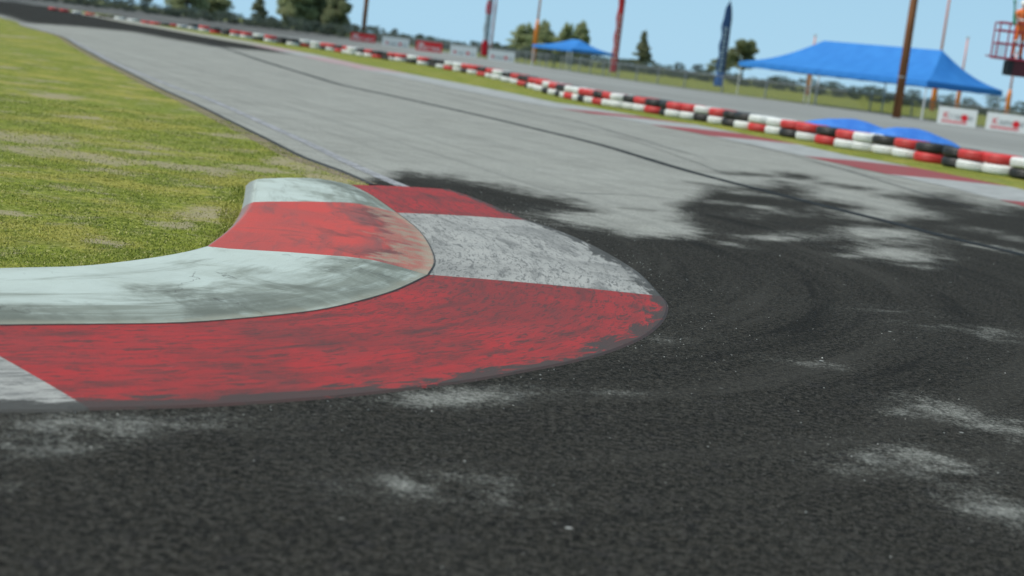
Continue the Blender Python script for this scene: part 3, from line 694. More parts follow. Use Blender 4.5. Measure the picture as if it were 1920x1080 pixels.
# ------------------------------------------------------------------ tents
def canopy_mat():
    n = N('blue_canopy_cloth'); o = n.obj(); a = n.noise(1.2, 5, .6, o)
    c = n.mix(n.rng(a, .3, .7), (.031, .205, .60), (.042, .245, .67)); n.bump(n.noise(2.2, 4, .6, o), .35, .08)
    t = n.node('ShaderNodeBsdfTranslucent'); n.put(t.inputs[0], c); m = n.node('ShaderNodeMixShader'); m.inputs[0].default_value = .12
    n.out(c, .6, .3); n.t.links.new(n.b.outputs[0], m.inputs[1]); n.t.links.new(t.outputs[0], m.inputs[2])
    n.t.links.new(m.outputs[0], n.t.nodes['Material Output'].inputs[0]); return n.m
M_CAN = canopy_mat(); M_ALU = plain('white_tent_pole', (.62, .64, .65), .4, .5)
def tent(label, org, dirv, L, Wd, hv, val, hr, s1, s2, legs, sag=.16):
    """org: near right corner; local x runs along the long front, local y across to the back"""
    ang = math.atan2(dirv[1], dirv[0]); root = empty('canopy_tent', (org[0], org[1], .014), ang)
    # local +x along front, back side lies at -y (clockwise) 
    he = hv+val; v = []; f = []
    ra = Vector((s1, -Wd/2, hr)); rb = Vector((L-s2, -Wd/2, hr))
    A, B_, C_, D_ = Vector((0, 0, he)), Vector((L, 0, he)), Vector((L, -Wd, he)), Vector((0, -Wd, he))
    for (p0, p1, q0, q1, nu) in ((A, B_, ra, rb, 26), (B_, C_, rb, rb, 10), (C_, D_, rb, ra, 26), (D_, A, ra, ra, 10)):
        base = len(v); nk = 12
        for i in range(nu+1):
            for k in range(nk+1):
                t = i/nu; kk = k/nk; a = p0.lerp(p1, t); b_ = q0.lerp(q1, t); q = a.lerp(b_, kk)
                q.z -= (hr-he)*sag*math.sin(math.pi*kk)*(.75+.25*abs(2*t-1)) + .03*math.sin(math.pi*t)*(1-kk)
                v.append(q)
        for i in range(nu):
            for k in range(nk): m_ = base+i*(nk+1)+k; f.append((m_, m_+nk+1, m_+nk+2, m_+1)[::-1])
    mesh_obj('canopy', v, f, M_CAN, root)
    # hanging valance, slightly scalloped
    ring = [(x, 0.02) for x in np.linspace(0, L, 60)]+[(L+.02, y) for y in np.linspace(0, -Wd, 20)]+[(x, -Wd-.02) for x in np.linspace(L, 0, 60)]+[(-.02, y) for y in np.linspace(-Wd, 0, 20)]
    v = []; f = []
    for i, (x, y) in enumerate(ring):
        v += [(x, y, he+.01), (x+.015*math.sin(i*1.3), y+.015*math.sin(i*1.7), hv+.03*abs(math.sin(i*.45)))]
        j = (i+1) % len(ring); f.append((2*i, 2*i+1, 2*j+1, 2*j))
    mesh_obj('valance', v, f, M_CAN, root)
    for (x, y) in legs:
        b = MB(); b.tube([(x, y, 0), (x, y, he-.02)], .045, 8); b.box((x, y, .01), (.18, .18, .02)); b.build('leg', M_ALU, root)
    b = MB()
    for y in (-.06, -Wd+.06): b.tube([(0.06, y, he-.06), (L-.06, y, he-.06)], .025, 6)
    for x in (.06, L-.06): b.tube([(x, -.06, he-.06), (x, -Wd+.06, he-.06)], .025, 6)
    b.tube([(s1, -Wd/2, hr-.1), (L-s2, -Wd/2, hr-.1)], .025, 6)
    b.build('roof_frame', M_ALU, root)
    setp(root, label, 'tent', 'blue canopy tents by the fence'); return root
dv = Vector((-.489, .872))
tent('large bright blue marquee with white legs behind the big wooden pole', D(1733, 94.0)[:2], dv, 18.4, 6.0, 1.90, .34, 4.2, 2.4, 4.9,
     [(.1, -.1), (9.9, -.1), (10.6, -.1), (18.3, -.1), (.1, -5.9), (10.2, -5.9), (18.3, -5.9)])
tent('small blue canopy tent standing left of the red feather flag', D(1070, 135.0)[:2], dv, 6.8, 4.1, 1.62, .24, 2.68, 2.3, 3.2,
     [(.1, -.1), (6.7, -.1), (.1, -4.0), (6.7, -4.0), (.75, -.1)])

# ------------------------------------------------------------------ poles
def wood_mat():
    n = N('pole_timber'); o = n.obj(); a = n.noise(1, 5, .6, n.mapping(o, (14, 14, .7)))
    return n.out(n.mix(n.rng(a, .35, .7), (.16, .065, .025), (.32, .135, .055)), .7, .3)
M_WOOD = wood_mat()
def pole(name, label, p, r0, r1, h, mat, group, extra=None):
    root = empty(name, (p.x, p.y, 0)); b = MB(); b.tube([(0, 0, -.05), (0, 0, h*.5), (0, 0, h)], [r0, (r0+r1)/2, r1], 16); b.build('post', mat, root, True)
    b = MB(); b.tube([(0, 0, 2.2), (0, 0, 2.28)], r0*1.03, 16); b.build('metal_band', plain('galvanised_band', (.35, .35, .35), .5, .5, metal=.6), root)
    b = MB(); b.box((0, 0, h-.6), (2.2, .12, .14)); b.build('cross_arm', mat, root)
    for x in (-.95, -.45, .45, .95):
        b = MB(); b.tube([(x, 0, h-.53), (x, 0, h-.40), (x, 0, h-.33)], [.04, .06, .03], 8); b.build('insulator', M_ALU, root)
    setp(root, label, 'utility pole', group); return root
pole('utility_pole', 'thick brown wooden pole standing in front of the large blue marquee', P(1680, 221), .24, .19, 11.5, M_WOOD, 'wooden utility poles')
pole('utility_pole', 'distant brown wooden pole behind the leftmost red board', D(681, 250), .36, .32, 15, M_WOOD, 'wooden utility poles')
M_OR = plain('orange_paint', (.68, .21, .035), .5, .4); M_PK = plain('faded_red_paint', (.72, .26, .19), .5, .4)
def mast(x, dist, h, hl, rr, label):
    p = D(x, dist); root = empty('light_mast', (p.x, p.y, 0))
    b = MB(); b.tube([(0, 0, -.05), (0, 0, hl*.85), (0, 0, hl)], [rr, rr, rr*.55], 14); b.build('lower_tube', M_OR, root, True)
    b = MB(); b.tube([(0, 0, hl*.98), (0, 0, h)], [rr*.5, rr*.36], 12); b.build('upper_tube', M_PK, root, True)
    b = MB(); b.box((0, 0, h+.05), (.5, .3, .1)); b.build('lamp_head', M_ALU, root)
    setp(root, label, 'mast', 'orange painted masts beyond the fence')
mast(1001, 205, 18, 5.4, .27, 'orange mast with a pink upper tube behind the small blue tent')
mast(1515, 215, 7.9, 4.6, .27, 'orange mast under the middle of the large blue marquee, its tip just above the roof')
mast(1750, 205, 22, 3.9, .34, 'tall orange mast behind the right end of the large blue marquee')
mast(1795, 215, 10.0, 4.2, .28, 'short orange mast between the tall one and the lift basket')
mast(1888, 190, 8.0, 3.6, .27, 'orange mast below the lift basket behind the rightmost board')

# ------------------------------------------------------------------ fence
def fence():
    c = catmull([np.array(p) for p in fl], 400)
    s = np.r_[0, np.cumsum(np.linalg.norm(np.diff(c, axis=0), axis=1))]
    root = empty('wire_fence', (c[0][0], c[0][1], 0)); O = np.array([c[0][0], c[0][1]])
    gal = plain('galvanised_steel', (.20, .225, .235), .6, .3); FH = 1.12
    n = N('chain_link'); p = n.uv()
    w1 = n.node('ShaderNodeTexWave', _wave_type='BANDS', _bands_direction='DIAGONAL', Scale=5.0); n.put(w1.inputs['Vector'], n.mapping(p, (1, 1, 1)))
    w2 = n.node('ShaderNodeTexWave', _wave_type='BANDS', _bands_direction='DIAGONAL', Scale=5.0); n.put(w2.inputs['Vector'], n.mapping(p, (-1, 1, 1)))
    al = n.math('MULTIPLY', n.math('MAXIMUM', n.rng(w1.outputs['Fac'], .86, .94), n.rng(w2.outputs['Fac'], .86, .94)), .8)
    n.put(n.b.inputs['Alpha'], al); M = n.out((.10, .115, .12), .6, .2)
    v = []; f = []; uv = []
    for i, q in enumerate(c):
        v += [(q[0]-O[0], q[1]-O[1], .03), (q[0]-O[0], q[1]-O[1], FH)]
        if i: k = 2*i; f.append((k-2, k, k+1, k-1)); uv += [(s[i-1], 0), (s[i], 0), (s[i], FH), (s[i-1], FH)]
    o = mesh_obj('chain_link_mesh', v, f, M, root); ul = o.data.uv_layers.new(name='UVMap'); ul.data.foreach_set('uv', np.array(uv, np.float32).ravel())
    b = MB(); b.tube([(q[0]-O[0], q[1]-O[1], FH) for q in c[::3]], .035, 6); b.build('top_rail', gal, root)
    b = MB(); b.tube([(q[0]-O[0], q[1]-O[1], .08) for q in c[::3]], .012, 5); b.build('bottom_wire', gal, root)
    d = 0; me = None
    lim = min(s[-1], 98*3.6)
    while d < lim:
        x = np.interp(d, s, c[:, 0]); y = np.interp(d, s, c[:, 1])
        if me is None:
            b = MB(); b.tube([(0, 0, 0), (0, 0, FH+.04)], .045, 8); b.sphere((0, 0, FH+.05), .05, u=8, v=5); o = b.build('post', gal, root); me = o.data
        else: o = bpy.data.objects.new('post', me); col.objects.link(o); o.parent = root
        o.location = (x-O[0], y-O[1], 0); d += 3.6
    setp(root, 'long low grey chain link fence between the paddock road and the field', 'fence')
fence()

# ------------------------------------------------------------------ advertising boards
def text_mesh(txt, size, mat, parent, name, loc, rot, ext_=.004, shear=0):
    cu = bpy.data.curves.new(name, 'FONT'); cu.body = txt; cu.size = size; cu.extrude = ext_; cu.shear = shear; cu.offset = .004*size/.3
    t = bpy.data.objects.new('tmp', cu); col.objects.link(t); bpy.context.view_layer.update()
    me = bpy.data.meshes.new_from_object(t); bpy.data.objects.remove(t); me.materials.clear(); me.materials.append(mat)
    o = bpy.data.objects.new(name, me); col.objects.link(o); o.parent = parent; o.location = loc; o.rotation_euler = rot; return o
M_BW = plain('board_white', (.66, .69, .68), .5, .3, .05); M_BR = plain('board_red', (.60, .025, .030), .5, .35, .06); M_BG = plain('board_grey_print', (.22, .25, .25), .5, .3); M_LR = plain('print_red', (.58, .02, .03), .5, .3)
M_PINK = plain('print_pink_red', (.62, .16, .17), .5, .3)
def glyphs(b, x, z, w_, h, n, y=-.030, gap=.25, seed=1):
    """small block-like letters, too blurred in the photo to read"""
    r_ = random.Random(seed); lw = w_/n
    for i in range(n):
        a = x+i*lw; bw = lw*(1-gap); t = bw*.30; k = r_.randrange(4)
        b.box((a+t/2, y, z+h/2), (t, .006, h))
        if k != 1: b.box((a+bw-t/2, y, z+h/2), (t, .006, h*(.98 if k else .7)))
        b.box((a+bw/2, y, z+(h-t/2 if k < 2 else t/2)), (bw*.55, .006, t))
def board(pos, yaw, w_, h, kind, label, seed, z0=.02):
    root = empty('advertising_board', (pos.x, pos.y, z0), yaw)
    b = MB(); b.box((0, 0, h/2), (w_, .05, h)); b.build('panel', M_BR if kind == 'red' else M_BW, root)
    for x in (-w_/2+.25, w_/2-.25):
        b = MB(); b.tube([(x, .03, h*.9), (x, .42, 0)], .02, 6); b.build('strut', M_ALU, root)
    if kind == 'red':
        b = MB(); glyphs(b, -w_*.42, h*.16, w_*.86, h*.34, 8, seed=seed); b.box((-w_*.30, -.030, h*.66), (w_*.2, .006, h*.18)); b.build('lettering', M_BW, root)
    elif kind == 'dots':
        b = MB(); glyphs(b, -w_*.24, h*.20, w_*.34, h*.20, 5, seed=seed); b.build('lettering', M_BG, root); b = MB(); glyphs(b, w_*.28, h*.20, w_*.14, h*.20, 2, seed=seed+3); b.build('lettering', M_BG, root)
        b = MB()
        for x, r_ in ((-w_*.32, .13), (w_*.17, .16)):
            b = MB(); b.tube([(x, -.026, h*.34), (x, -.034, h*.34)], r_, 20); b.build('emblem', M_LR, root)
    else:
        text_mesh('K', h*.50, M_LR, root, 'lettering', (-w_*.36, -.030, h*.36), (R(90), 0, 0))
        b = MB(); glyphs(b, -w_*.19, h*.36, w_*.30, h*.27, 4, seed=seed); b.build('lettering', M_BG, root); b = MB(); glyphs(b, w_*.27, h*.36, w_*.15, h*.27, 2, seed=seed+2); b.build('lettering', M_BG, root)
        b = MB(); b.tube([(w_*.19, -.026, h*.48), (w_*.19, -.034, h*.48)], h*.20, 24); b.build('emblem', M_LR, root)
        b = MB(); b.box((-w_*.06, -.030, h*.19), (w_*.66, .006, h*.13)); b.build('underline', M_PINK, root)
    setp(root, label, 'board', 'advertising boards along the fence')
def ray_yaw(p): return -math.atan2(p.x, p.y)
def bpos(x0, x1, ybot):
    c = (x0+x1)/2; g_ = P(c, ybot); return g_
for (x0, x1, yb, wd, kind, lab, sd_) in [
        (1757, 1827, 229.5, 3.0, 'K', 'white board with red K and red disc standing under the right end of the marquee', 3),
        (1848, 1926, 241.5, 3.2, 'K', 'white board with red K and red disc cut by the right edge of the photo', 5)]:
    p = bpos(x0, x1, yb+6.5); ppm = FPX/p.y; need = (x1-x0)/ppm; p.x -= .0
    board(p, ray_yaw(p)-.15, need*1.01, .92, kind, lab, sd_)
for (x0, x1, yb, kind, lab, sd_) in [
        (914, 964, 114.5, 'dots', 'white board with two red emblems right of the grey feather flags', 7),
        (843, 893, 106, 'dots', 'white board with two red emblems left of the grey feather flags', 8),
        (779, 828, 97, 'red', 'red board with white lettering standing between two white boards', 9),
        (716, 766, 88, 'dots', 'white board with faint red marks between the two red boards', 10),
        (657, 703, 78, 'red', 'leftmost red board, at the foot of the distant wooden pole', 11)]:
    p = bpos(x0, x1, yb); wd = (x1-x0)*p.y/FPX
    board(p, ray_yaw(p), wd, .98, kind, lab, sd_)

# ------------------------------------------------------------------ feather flags
def feather(px, py, h, wd, mat, band, txtmat, label, seed, red_patch=None, lean=0.0):
    p = P(px, py); root = empty('feather_flag', (p.x, p.y, .014), ray_yaw(p))
    b = MB(); pts = [(wd*.5+.02-.02*t, 0, h*t) for t in np.linspace(0, .8, 8)]+[(wd*.5-.05-.45*wd*k*k, 0, h*(.8+.2*k)) for k in (.4, .7, .9, 1.0)]
    b.tube(pts, .022, 8); b.build('pole', plain('dark_flag_pole', (.12, .12, .13), .4, .5), root, True)
    b = MB(); b.box((wd*.5, 0, .02), (.5, .06, .03)); b.box((wd*.5, 0, .02), (.06, .5, .03)); b.build('base', plain('flag_foot', (.1, .1, .1), .5), root)
    n = 60; v = []; f = []; mi = []
    for i in range(n+1):
        t = i/n; z = .25+(h-.25)*t
        xr = wd*.5 if t < .78 else wd*.5-.45*wd*((t-.78)/.22)**2
        xl = -wd*.5*(.86+.14*math.sin(9*t*math.pi+seed)) + (0 if t < .8 else (wd*.55)*((t-.8)/.2)**1.3)
        xl = min(xl, xr-.01)
        for j in range(5):
            s_ = j/4; v.append((xl+(xr-xl)*s_, .05*math.sin(5*t*math.pi+2.5*s_+seed)*(1-s_), z))
    for i in range(n):
        for j in range(4): k = i*5+j; f.append((k, k+1, k+6, k+5)); mi.append(1 if (i/n < band or (red_patch and red_patch[0] < i/n < red_patch[1])) else 0)
    o = mesh_obj('banner', v, f, mat[0], root, True); o.data.materials.append(mat[1]); o.data.polygons.foreach_set('material_index', mi)
    md = o.modifiers.new('thick', 'SOLIDIFY'); md.thickness = .006
    b = MB(); r_ = random.Random(seed); z = h*(band+.03)
    while z < h*.66:
        hh = h*.045; w2 = wd*.42
        b.box((-.02, -.06, z+hh/2), (w2*.28, .005, hh)) if r_.random() < .4 else b.box((w2*.30, -.06, z+hh/2), (w2*.25, .005, hh))
        b.box((.0, -.06, z+hh*.15), (w2, .005, hh*.26)); b.box((0, -.06, z+hh*.85), (w2, .005, hh*.26)); z += hh*1.45
    b.build('lettering', txtmat, root)
    setp(root, label, 'feather flag', 'feather flags along the fence'); return root
M_FB = plain('navy_flag_cloth', (.022, .060, .16), .7, .2); M_FB2 = plain('blue_flag_foot_panel', (.025, .11, .36), .7, .2); M_FLR = plain('red_flag_cloth', (.42, .035, .04), .7, .2); M_FLR2 = plain('deep_red_panel', (.42, .01, .02), .7, .2)
M_FG = plain('grey_flag_cloth', (.34, .40, .42), .7, .2, .3, 3); M_TX = plain('flag_print', (.50, .50, .50), .6); M_TXB = plain('flag_print_blue', (.32, .42, .50), .6)
feather(1345, 168, 7.25, .74, (M_FB, M_FB2), .16, M_TXB, 'navy blue feather flag left of the large blue marquee', 1)
feather(1148, 141, 8.4, .62, (M_FLR, M_FLR2), .13, M_TX, 'red feather flag standing right of the small blue tent', 3)
feather(906, 110, 8.8, .62, (M_FG, M_FLR2), .17, M_TXB, 'grey feather flag with a red block high up and a red foot', 5, (.47, .63))
feather(918, 106, 8.8, .30, (plain('pink_grey_flag', (.38, .22, .26), .7), M_FLR2), .02, M_TX, 'narrow pinkish flag standing just right of the grey feather flag', 7)

# ------------------------------------------------------------------ boom lift with a marshal
def lift():
    M_LR_ = plain('lift_red_enamel', (.34, .02, .05), .4, .5); M_BLK = plain('lift_black', (.012, .012, .013), .5, .5); M_DR = plain('lift_dark_red', (.10, .006, .012), .4, .5)
    d = 50.0
    def at(px, py, dd):   # point at distance dd on pixel
        k = _f+_r*((px-960)/FPX)+_u*(-(py-540)/FPX); k = k*(dd/k.y); return Vector((k.x, k.y, k.z+CH))
    c = at(1866, 105, d); fl_ = c.z
    root = empty('boom_lift', (c.x, c.y, 0), -.08)
    Wb, Db, Hr = 1.75, .85, 1.05
    b = MB(); b.box((Wb/2, Db/2, fl_-.03), (Wb, Db, .06)); b.build('basket_floor', M_LR_, root)
    b = MB(); b.box((-.12, .1, fl_-.01), (.3, .12, .04)); b.build('foot_step', M_LR_, root)
    b = MB(); r_ = .024
    for x in (0.02, .47, .95, Wb-.02):
        for y in (.02, Db-.02): b.tube([(x, y, fl_), (x, y, fl_+Hr)], r_, 8)
    for z in (fl_+Hr, fl_+Hr*.77, fl_+Hr*.40):
        for y in (.02, Db-.02): b.tube([(0, y, z), (Wb, y, z)], r_*.85, 8)
        for x in (.02, Wb-.02): b.tube([(x, 0, z), (x, Db, z)], r_*.85, 8)
    b.build('guard_rail', M_LR_, root)
    n = N('basket_mesh'); n.b.inputs['Alpha'].default_value = .18; m = n.out((.35, .45, .5), .5)
    b = MB(); b.box((.25, Db-.02, fl_+Hr*.2), (.40, .004, Hr*.38)); b.build('mesh_infill', m, root)
    b = MB(); b.box((1.1, Db*.5, fl_-.30), (1.1, .6, .46)); b.build('boom_head', M_DR, root)
    b = MB(); b.tube([(.50, Db*.5, fl_-.1), (.50, Db*.5, fl_-.50)], .13, 14); b.box((.52, Db*.5, fl_-.30), (.18, .64, .44)); b.build('pivot', M_BLK, root)
    # boom runs back to the chassis, standing farther off
    e = Vector((11.5, 24.0, 1.9)); s_ = Vector((1.7, Db*.5, fl_-.32))
    b = MB(); b.tube([s_, s_.lerp(e, .5)], .15, 4); b.build('inner_boom', M_DR, root)
    b = MB(); b.tube([s_.lerp(e, .45), e], .24, 4); b.build('outer_boom', M_LR_, root)
    b = MB(); b.box((11.5, 24.4, 1.45), (1.7, 2.6, .9)); b.build('turret', M_LR_, root)
    b = MB(); b.box((11.5, 24.4, .75), (1.5, 3.2, .45)); b.build('chassis', M_BLK, root)
    for x in (10.6, 12.4):
        for y in (23.2, 25.6):
            b = MB(); b.tube([(x-.16, y, .45), (x-.12, y, .45), (x+.12, y, .45), (x+.16, y, .45)], [.40, .45, .45, .40], 22); w_ = b.build('wheel', M_BLK, root, True)
            b = MB(); b.tube([(x-.17, y, .45), (x+.17, y, .45)], .2, 14); b.build('rim', M_LR_, w_)
    setp(root, 'red boom lift with railed basket raised at the right edge of the photo', 'boom lift')
    # ---- marshal
    foot = root.location+Vector((.74, .35, 0)); foot.z = fl_
    pr = empty('person', foot, .25)
    J = {}; vs = []; es = []; rs = []
    def j(n_, co, r_, par=None):
        vs.append(co); rs.append(r_); J[n_] = len(vs)-1
        if par: es.append((J[par], J[n_]))
    j('pelvis', (0, 0, .95), (.165, .12)); j('waist', (0, 0, 1.10), (.145, .105), 'pelvis'); j('chest', (0, -.01, 1.30), (.175, .12), 'waist'); j('upper', (0, 0, 1.43), (.14, .10), 'chest'); j('neck', (0, 0, 1.51), (.06, .06), 'upper')
    j('headb', (0, -.015, 1.58), (.078, .085), 'neck'); j('head', (0, -.02, 1.68), (.085, .10), 'headb'); j('crown', (0, -.01, 1.75), (.055, .065), 'head')
    for s in (-1, 1):
        t = 'L' if s < 0 else 'R'
        j('hip'+t, (s*.10, 0, .86), (.098, .10), 'pelvis'); j('thigh'+t, (s*.115, -.01, .68), (.085, .088), 'hip'+t); j('knee'+t, (s*.125, -.02, .49), (.062, .066), 'thigh'+t); j('calf'+t, (s*.13, .01, .33), (.06, .064), 'knee'+t); j('ank'+t, (s*.13, .02, .09), (.042, .045), 'calf'+t)
        j('heel'+t, (s*.13, .03, .045), (.045, .042), 'ank'+t); j('toe'+t, (s*.14, -.14, .035), (.045, .032), 'heel'+t)
        j('sh'+t, (s*.19, 0, 1.42), (.072, .07), 'upper')
        if s < 0: el, wr = (-.33, -.10, 1.20), (-.36, -.33, 1.22)
        else: el, wr = (.30, -.02, 1.16), (.24, -.26, 1.06)
        j('el'+t, el, (.048, .048), 'sh'+t); j('wr'+t, wr, (.032, .034), 'el'+t)
        d_ = (Vector(wr)-Vector(el)).normalized(); pm = Vector(wr)+d_*.07; j('palm'+t, tuple(pm), (.036, .026), 'wr'+t)
        side = d_.cross(Vector((0, 0, 1))).normalized()
        for q, L_ in ((-1.5, .055), (-.5, .07), (.5, .072), (1.5, .065)):
            a_ = pm+d_*.03+side*q*.017; b_ = a_+d_*L_*.5+Vector((0, 0, -.02)); c_ = b_+Vector((0, 0, -.03))-d_*.01
            j(f'f{t}{q}', tuple(a_+d_*.012), (.010, .010), 'palm'+t); j(f'g{t}{q}', tuple(b_), (.0085, .0085), f'f{t}{q}'); j(f'h{t}{q}', tuple(c_), (.0075, .0075), f'g{t}{q}')
        th = pm-d_*.02-side*.035*s; j('th'+t, tuple(th), (.011, .011), 'palm'+t); j('ti'+t, tuple(th-side*.02*s+d_*.035+Vector((0, 0, .01))), (.009, .009), 'th'+t)
    me = bpy.data.meshes.new('body'); me.from_pydata(vs, es, []); o = bpy.data.objects.new('body', me); col.objects.link(o); o.parent = pr
    o.modifiers.new('skin', 'SKIN'); sk = me.skin_vertices[0].data if me.skin_vertices else None
    if sk is None:
        bpy.context.view_layer.objects.active = o; bpy.ops.mesh.customdata_skin_add(); sk = me.skin_vertices[0].data
    for i, r2 in enumerate(rs): sk[i].radius = r2
    sk[0].use_root = True
    sb = o.modifiers.new('sub', 'SUBSURF'); sb.levels = sb.render_levels = 1
    bpy.context.view_layer.update(); dg = bpy.context.evaluated_depsgraph_get()
    m2 = bpy.data.meshes.new_from_object(o.evaluated_get(dg)); o.modifiers.clear(); o.data = m2; m2.name = 'body'
    n = N('marshal_suit_and_skin'); z = n.sep(n.obj()); x_ = z[0]
    suit = n.mix(n.noise(6, 4, .6, n.obj()), (.80, .17, .045), (.90, .24, .07))
    skin = (.55, .32, .22); boot = (.05, .05, .06)
    c_ = n.mix(n.rng(z[2], 1.515, 1.535), suit, skin); hand = n.rng(z[1], -.37, -.35, 1.0, 0.0); c_ = n.mix(hand, c_, skin)
    c_ = n.mix(n.rng(z[2], .10, .12, 1.0, 0.0), c_, boot); m2.materials.clear(); m2.materials.append(n.out(c_, .75, .2)); m2.shade_smooth()
    M_RF = plain('reflective_silver', (.75, .75, .72), .4, .5)
    for s in (-1, 1):
        b = MB(); b.tube([(s*.125, -.015, .50), (s*.122, -.012, .56)], .083, 14, False); b.build('reflective_band', M_RF, pr, True)
    b = MB(); b.tube([(0, 0, 1.16), (0, 0, 1.22)], .18, 18, False); b.build('reflective_band', M_RF, pr, True)
    M_KP = plain('knee_pad_grey', (.12, .15, .17), .6)
    for s in (-1, 1): b = MB(); b.box((s*.125, -.075, .45), (.10, .03, .13)); b.build('knee_pad', M_KP, pr)
    b = MB(); b.sphere((0, -.01, 1.70), .118, 1, 1.12, .95); b.tube([(0, -.12, 1.69), (0, -.19, 1.675)], [.06, .03], 10); b.build('helmet', plain('white_helmet', (.8, .78, .74), .3, .5), pr, True)
    for s in (-1, 1): b = MB(); b.sphere((s*.032, -.108, 1.665), .009); b.build('eye', M_BLK, pr)
    b = MB(); b.tube([(0, -.10, 1.66), (0, -.125, 1.635), (0, -.105, 1.625)], [.010, .016, .012], 8); b.build('nose', plain('skin', skin, .6), pr, True)
    b = MB(); b.box((0, -.098, 1.597), (.045, .012, .008)); b.build('mouth', plain('lips', (.4, .15, .12), .6), pr)
    setp(pr, 'person in orange overalls and white helmet standing in the lift basket holding a green flag', 'person')
    fr = empty('marshal_flag', foot+Vector((-.30, -.42, 1.20)), .25)
    b = MB(); b.tube([(.03, .0, -.25), (-.10, -.02, .55)], .010, 8); b.build('stick', plain('flag_stick', (.5, .4, .25), .6), fr)
    v = []; f = []
    for i in range(13):
        for k in range(5):
            t = i/12; s_ = k/4; v.append((-.10+.10*t-.09*s_*(1-t*.3), .02+.03*math.sin(6*t+3*s_), .55-.75*t))
    for i in range(12):
        for k in range(4): q = i*5+k; f.append((q, q+1, q+6, q+5))
    o = mesh_obj('cloth', v, f, plain('green_flag_cloth', (.03, .30, .17), .7), fr, True); o.modifiers.new('t', 'SOLIDIFY').thickness = .006
    setp(fr, 'furled green flag held by the person in the lift basket', 'flag')
lift()

# ------------------------------------------------------------------ trees
def leaf_mat(name, a, b, c):
    n = N(name); r_ = n.attr('rnd'); p = n.pos()
    k = n.mix(r_, a, b); k = n.mix(n.rng(n.noise(.5, 3, .6, p), .45, .65, 0, .6), k, c)
    t = n.node('ShaderNodeBsdfTranslucent'); n.put(t.inputs[0], k); m = n.node('ShaderNodeMixShader'); m.inputs[0].default_value = .5
    n.out(k, .8, .05); n.t.links.new(n.b.outputs[0], m.inputs[1]); n.t.links.new(t.outputs[0], m.inputs[2])
    n.t.links.new(m.outputs[0], n.t.nodes['Material Output'].inputs[0]); return n.m
ML = [leaf_mat('leaf_olive', (.28, .33, .17), (.52, .56, .32), (.50, .50, .30)), leaf_mat('leaf_dark', (.18, .21, .115), (.37, .40, .23), (.37, .37, .22)), leaf_mat('leaf_grey_green', (.18, .20, .12), (.36, .38, .24), (.30, .32, .19)),
      leaf_mat('leaf_far', (.085, .115, .095), (.155, .185, .145), (.14, .16, .13))]
M_BARK = plain('bark', (.11, .085, .065), .9, .1, .3)
def leaf_mesh(name, blobs, n, size, mat, parent=None, seed=0):
    r_ = np.random.default_rng(seed); P_ = []
    wts = np.array([b[3]*b[4]*b[5] for b in blobs])**.75; wts /= wts.sum(); cnt = (wts*n).astype(int)+3
    for b, k in zip(blobs, cnt):
        d = r_.normal(size=(k, 3)); d /= np.linalg.norm(d, axis=1)[:, None]; rr = (r_.random(k)**.45)[:, None]
        P_.append(np.array(b[:3])+d*rr*np.array(b[3:6]))
    P_ = np.vstack(P_); k = len(P_)
    a = r_.normal(size=(k, 3)); a /= np.linalg.norm(a, axis=1)[:, None]; b_ = r_.normal(size=(k, 3)); b_ = np.cross(a, b_); b_ /= np.linalg.norm(b_, axis=1)[:, None]
    sz = size*r_.uniform(.5, 1.3, k)[:, None]
    V = np.stack([P_-a*sz, P_+b_*sz*.6, P_+a*sz, P_-b_*sz*.6], 1)
    me = bpy.data.meshes.new(name); me.vertices.add(4*k); me.vertices.foreach_set('co', V.ravel()); me.loops.add(4*k); me.loops.foreach_set('vertex_index', np.arange(4*k))
    me.polygons.add(k); me.polygons.foreach_set('loop_start', np.arange(0, 4*k, 4)); me.polygons.foreach_set('loop_total', np.full(k, 4)); me.update()
    at = me.attributes.new('rnd', 'FLOAT', 'POINT'); at.data.foreach_set('value', np.repeat(r_.random(k), 4).astype(np.float32)); me.materials.append(mat)
    o = bpy.data.objects.new(name, me); col.objects.link(o); o.parent = parent; return o
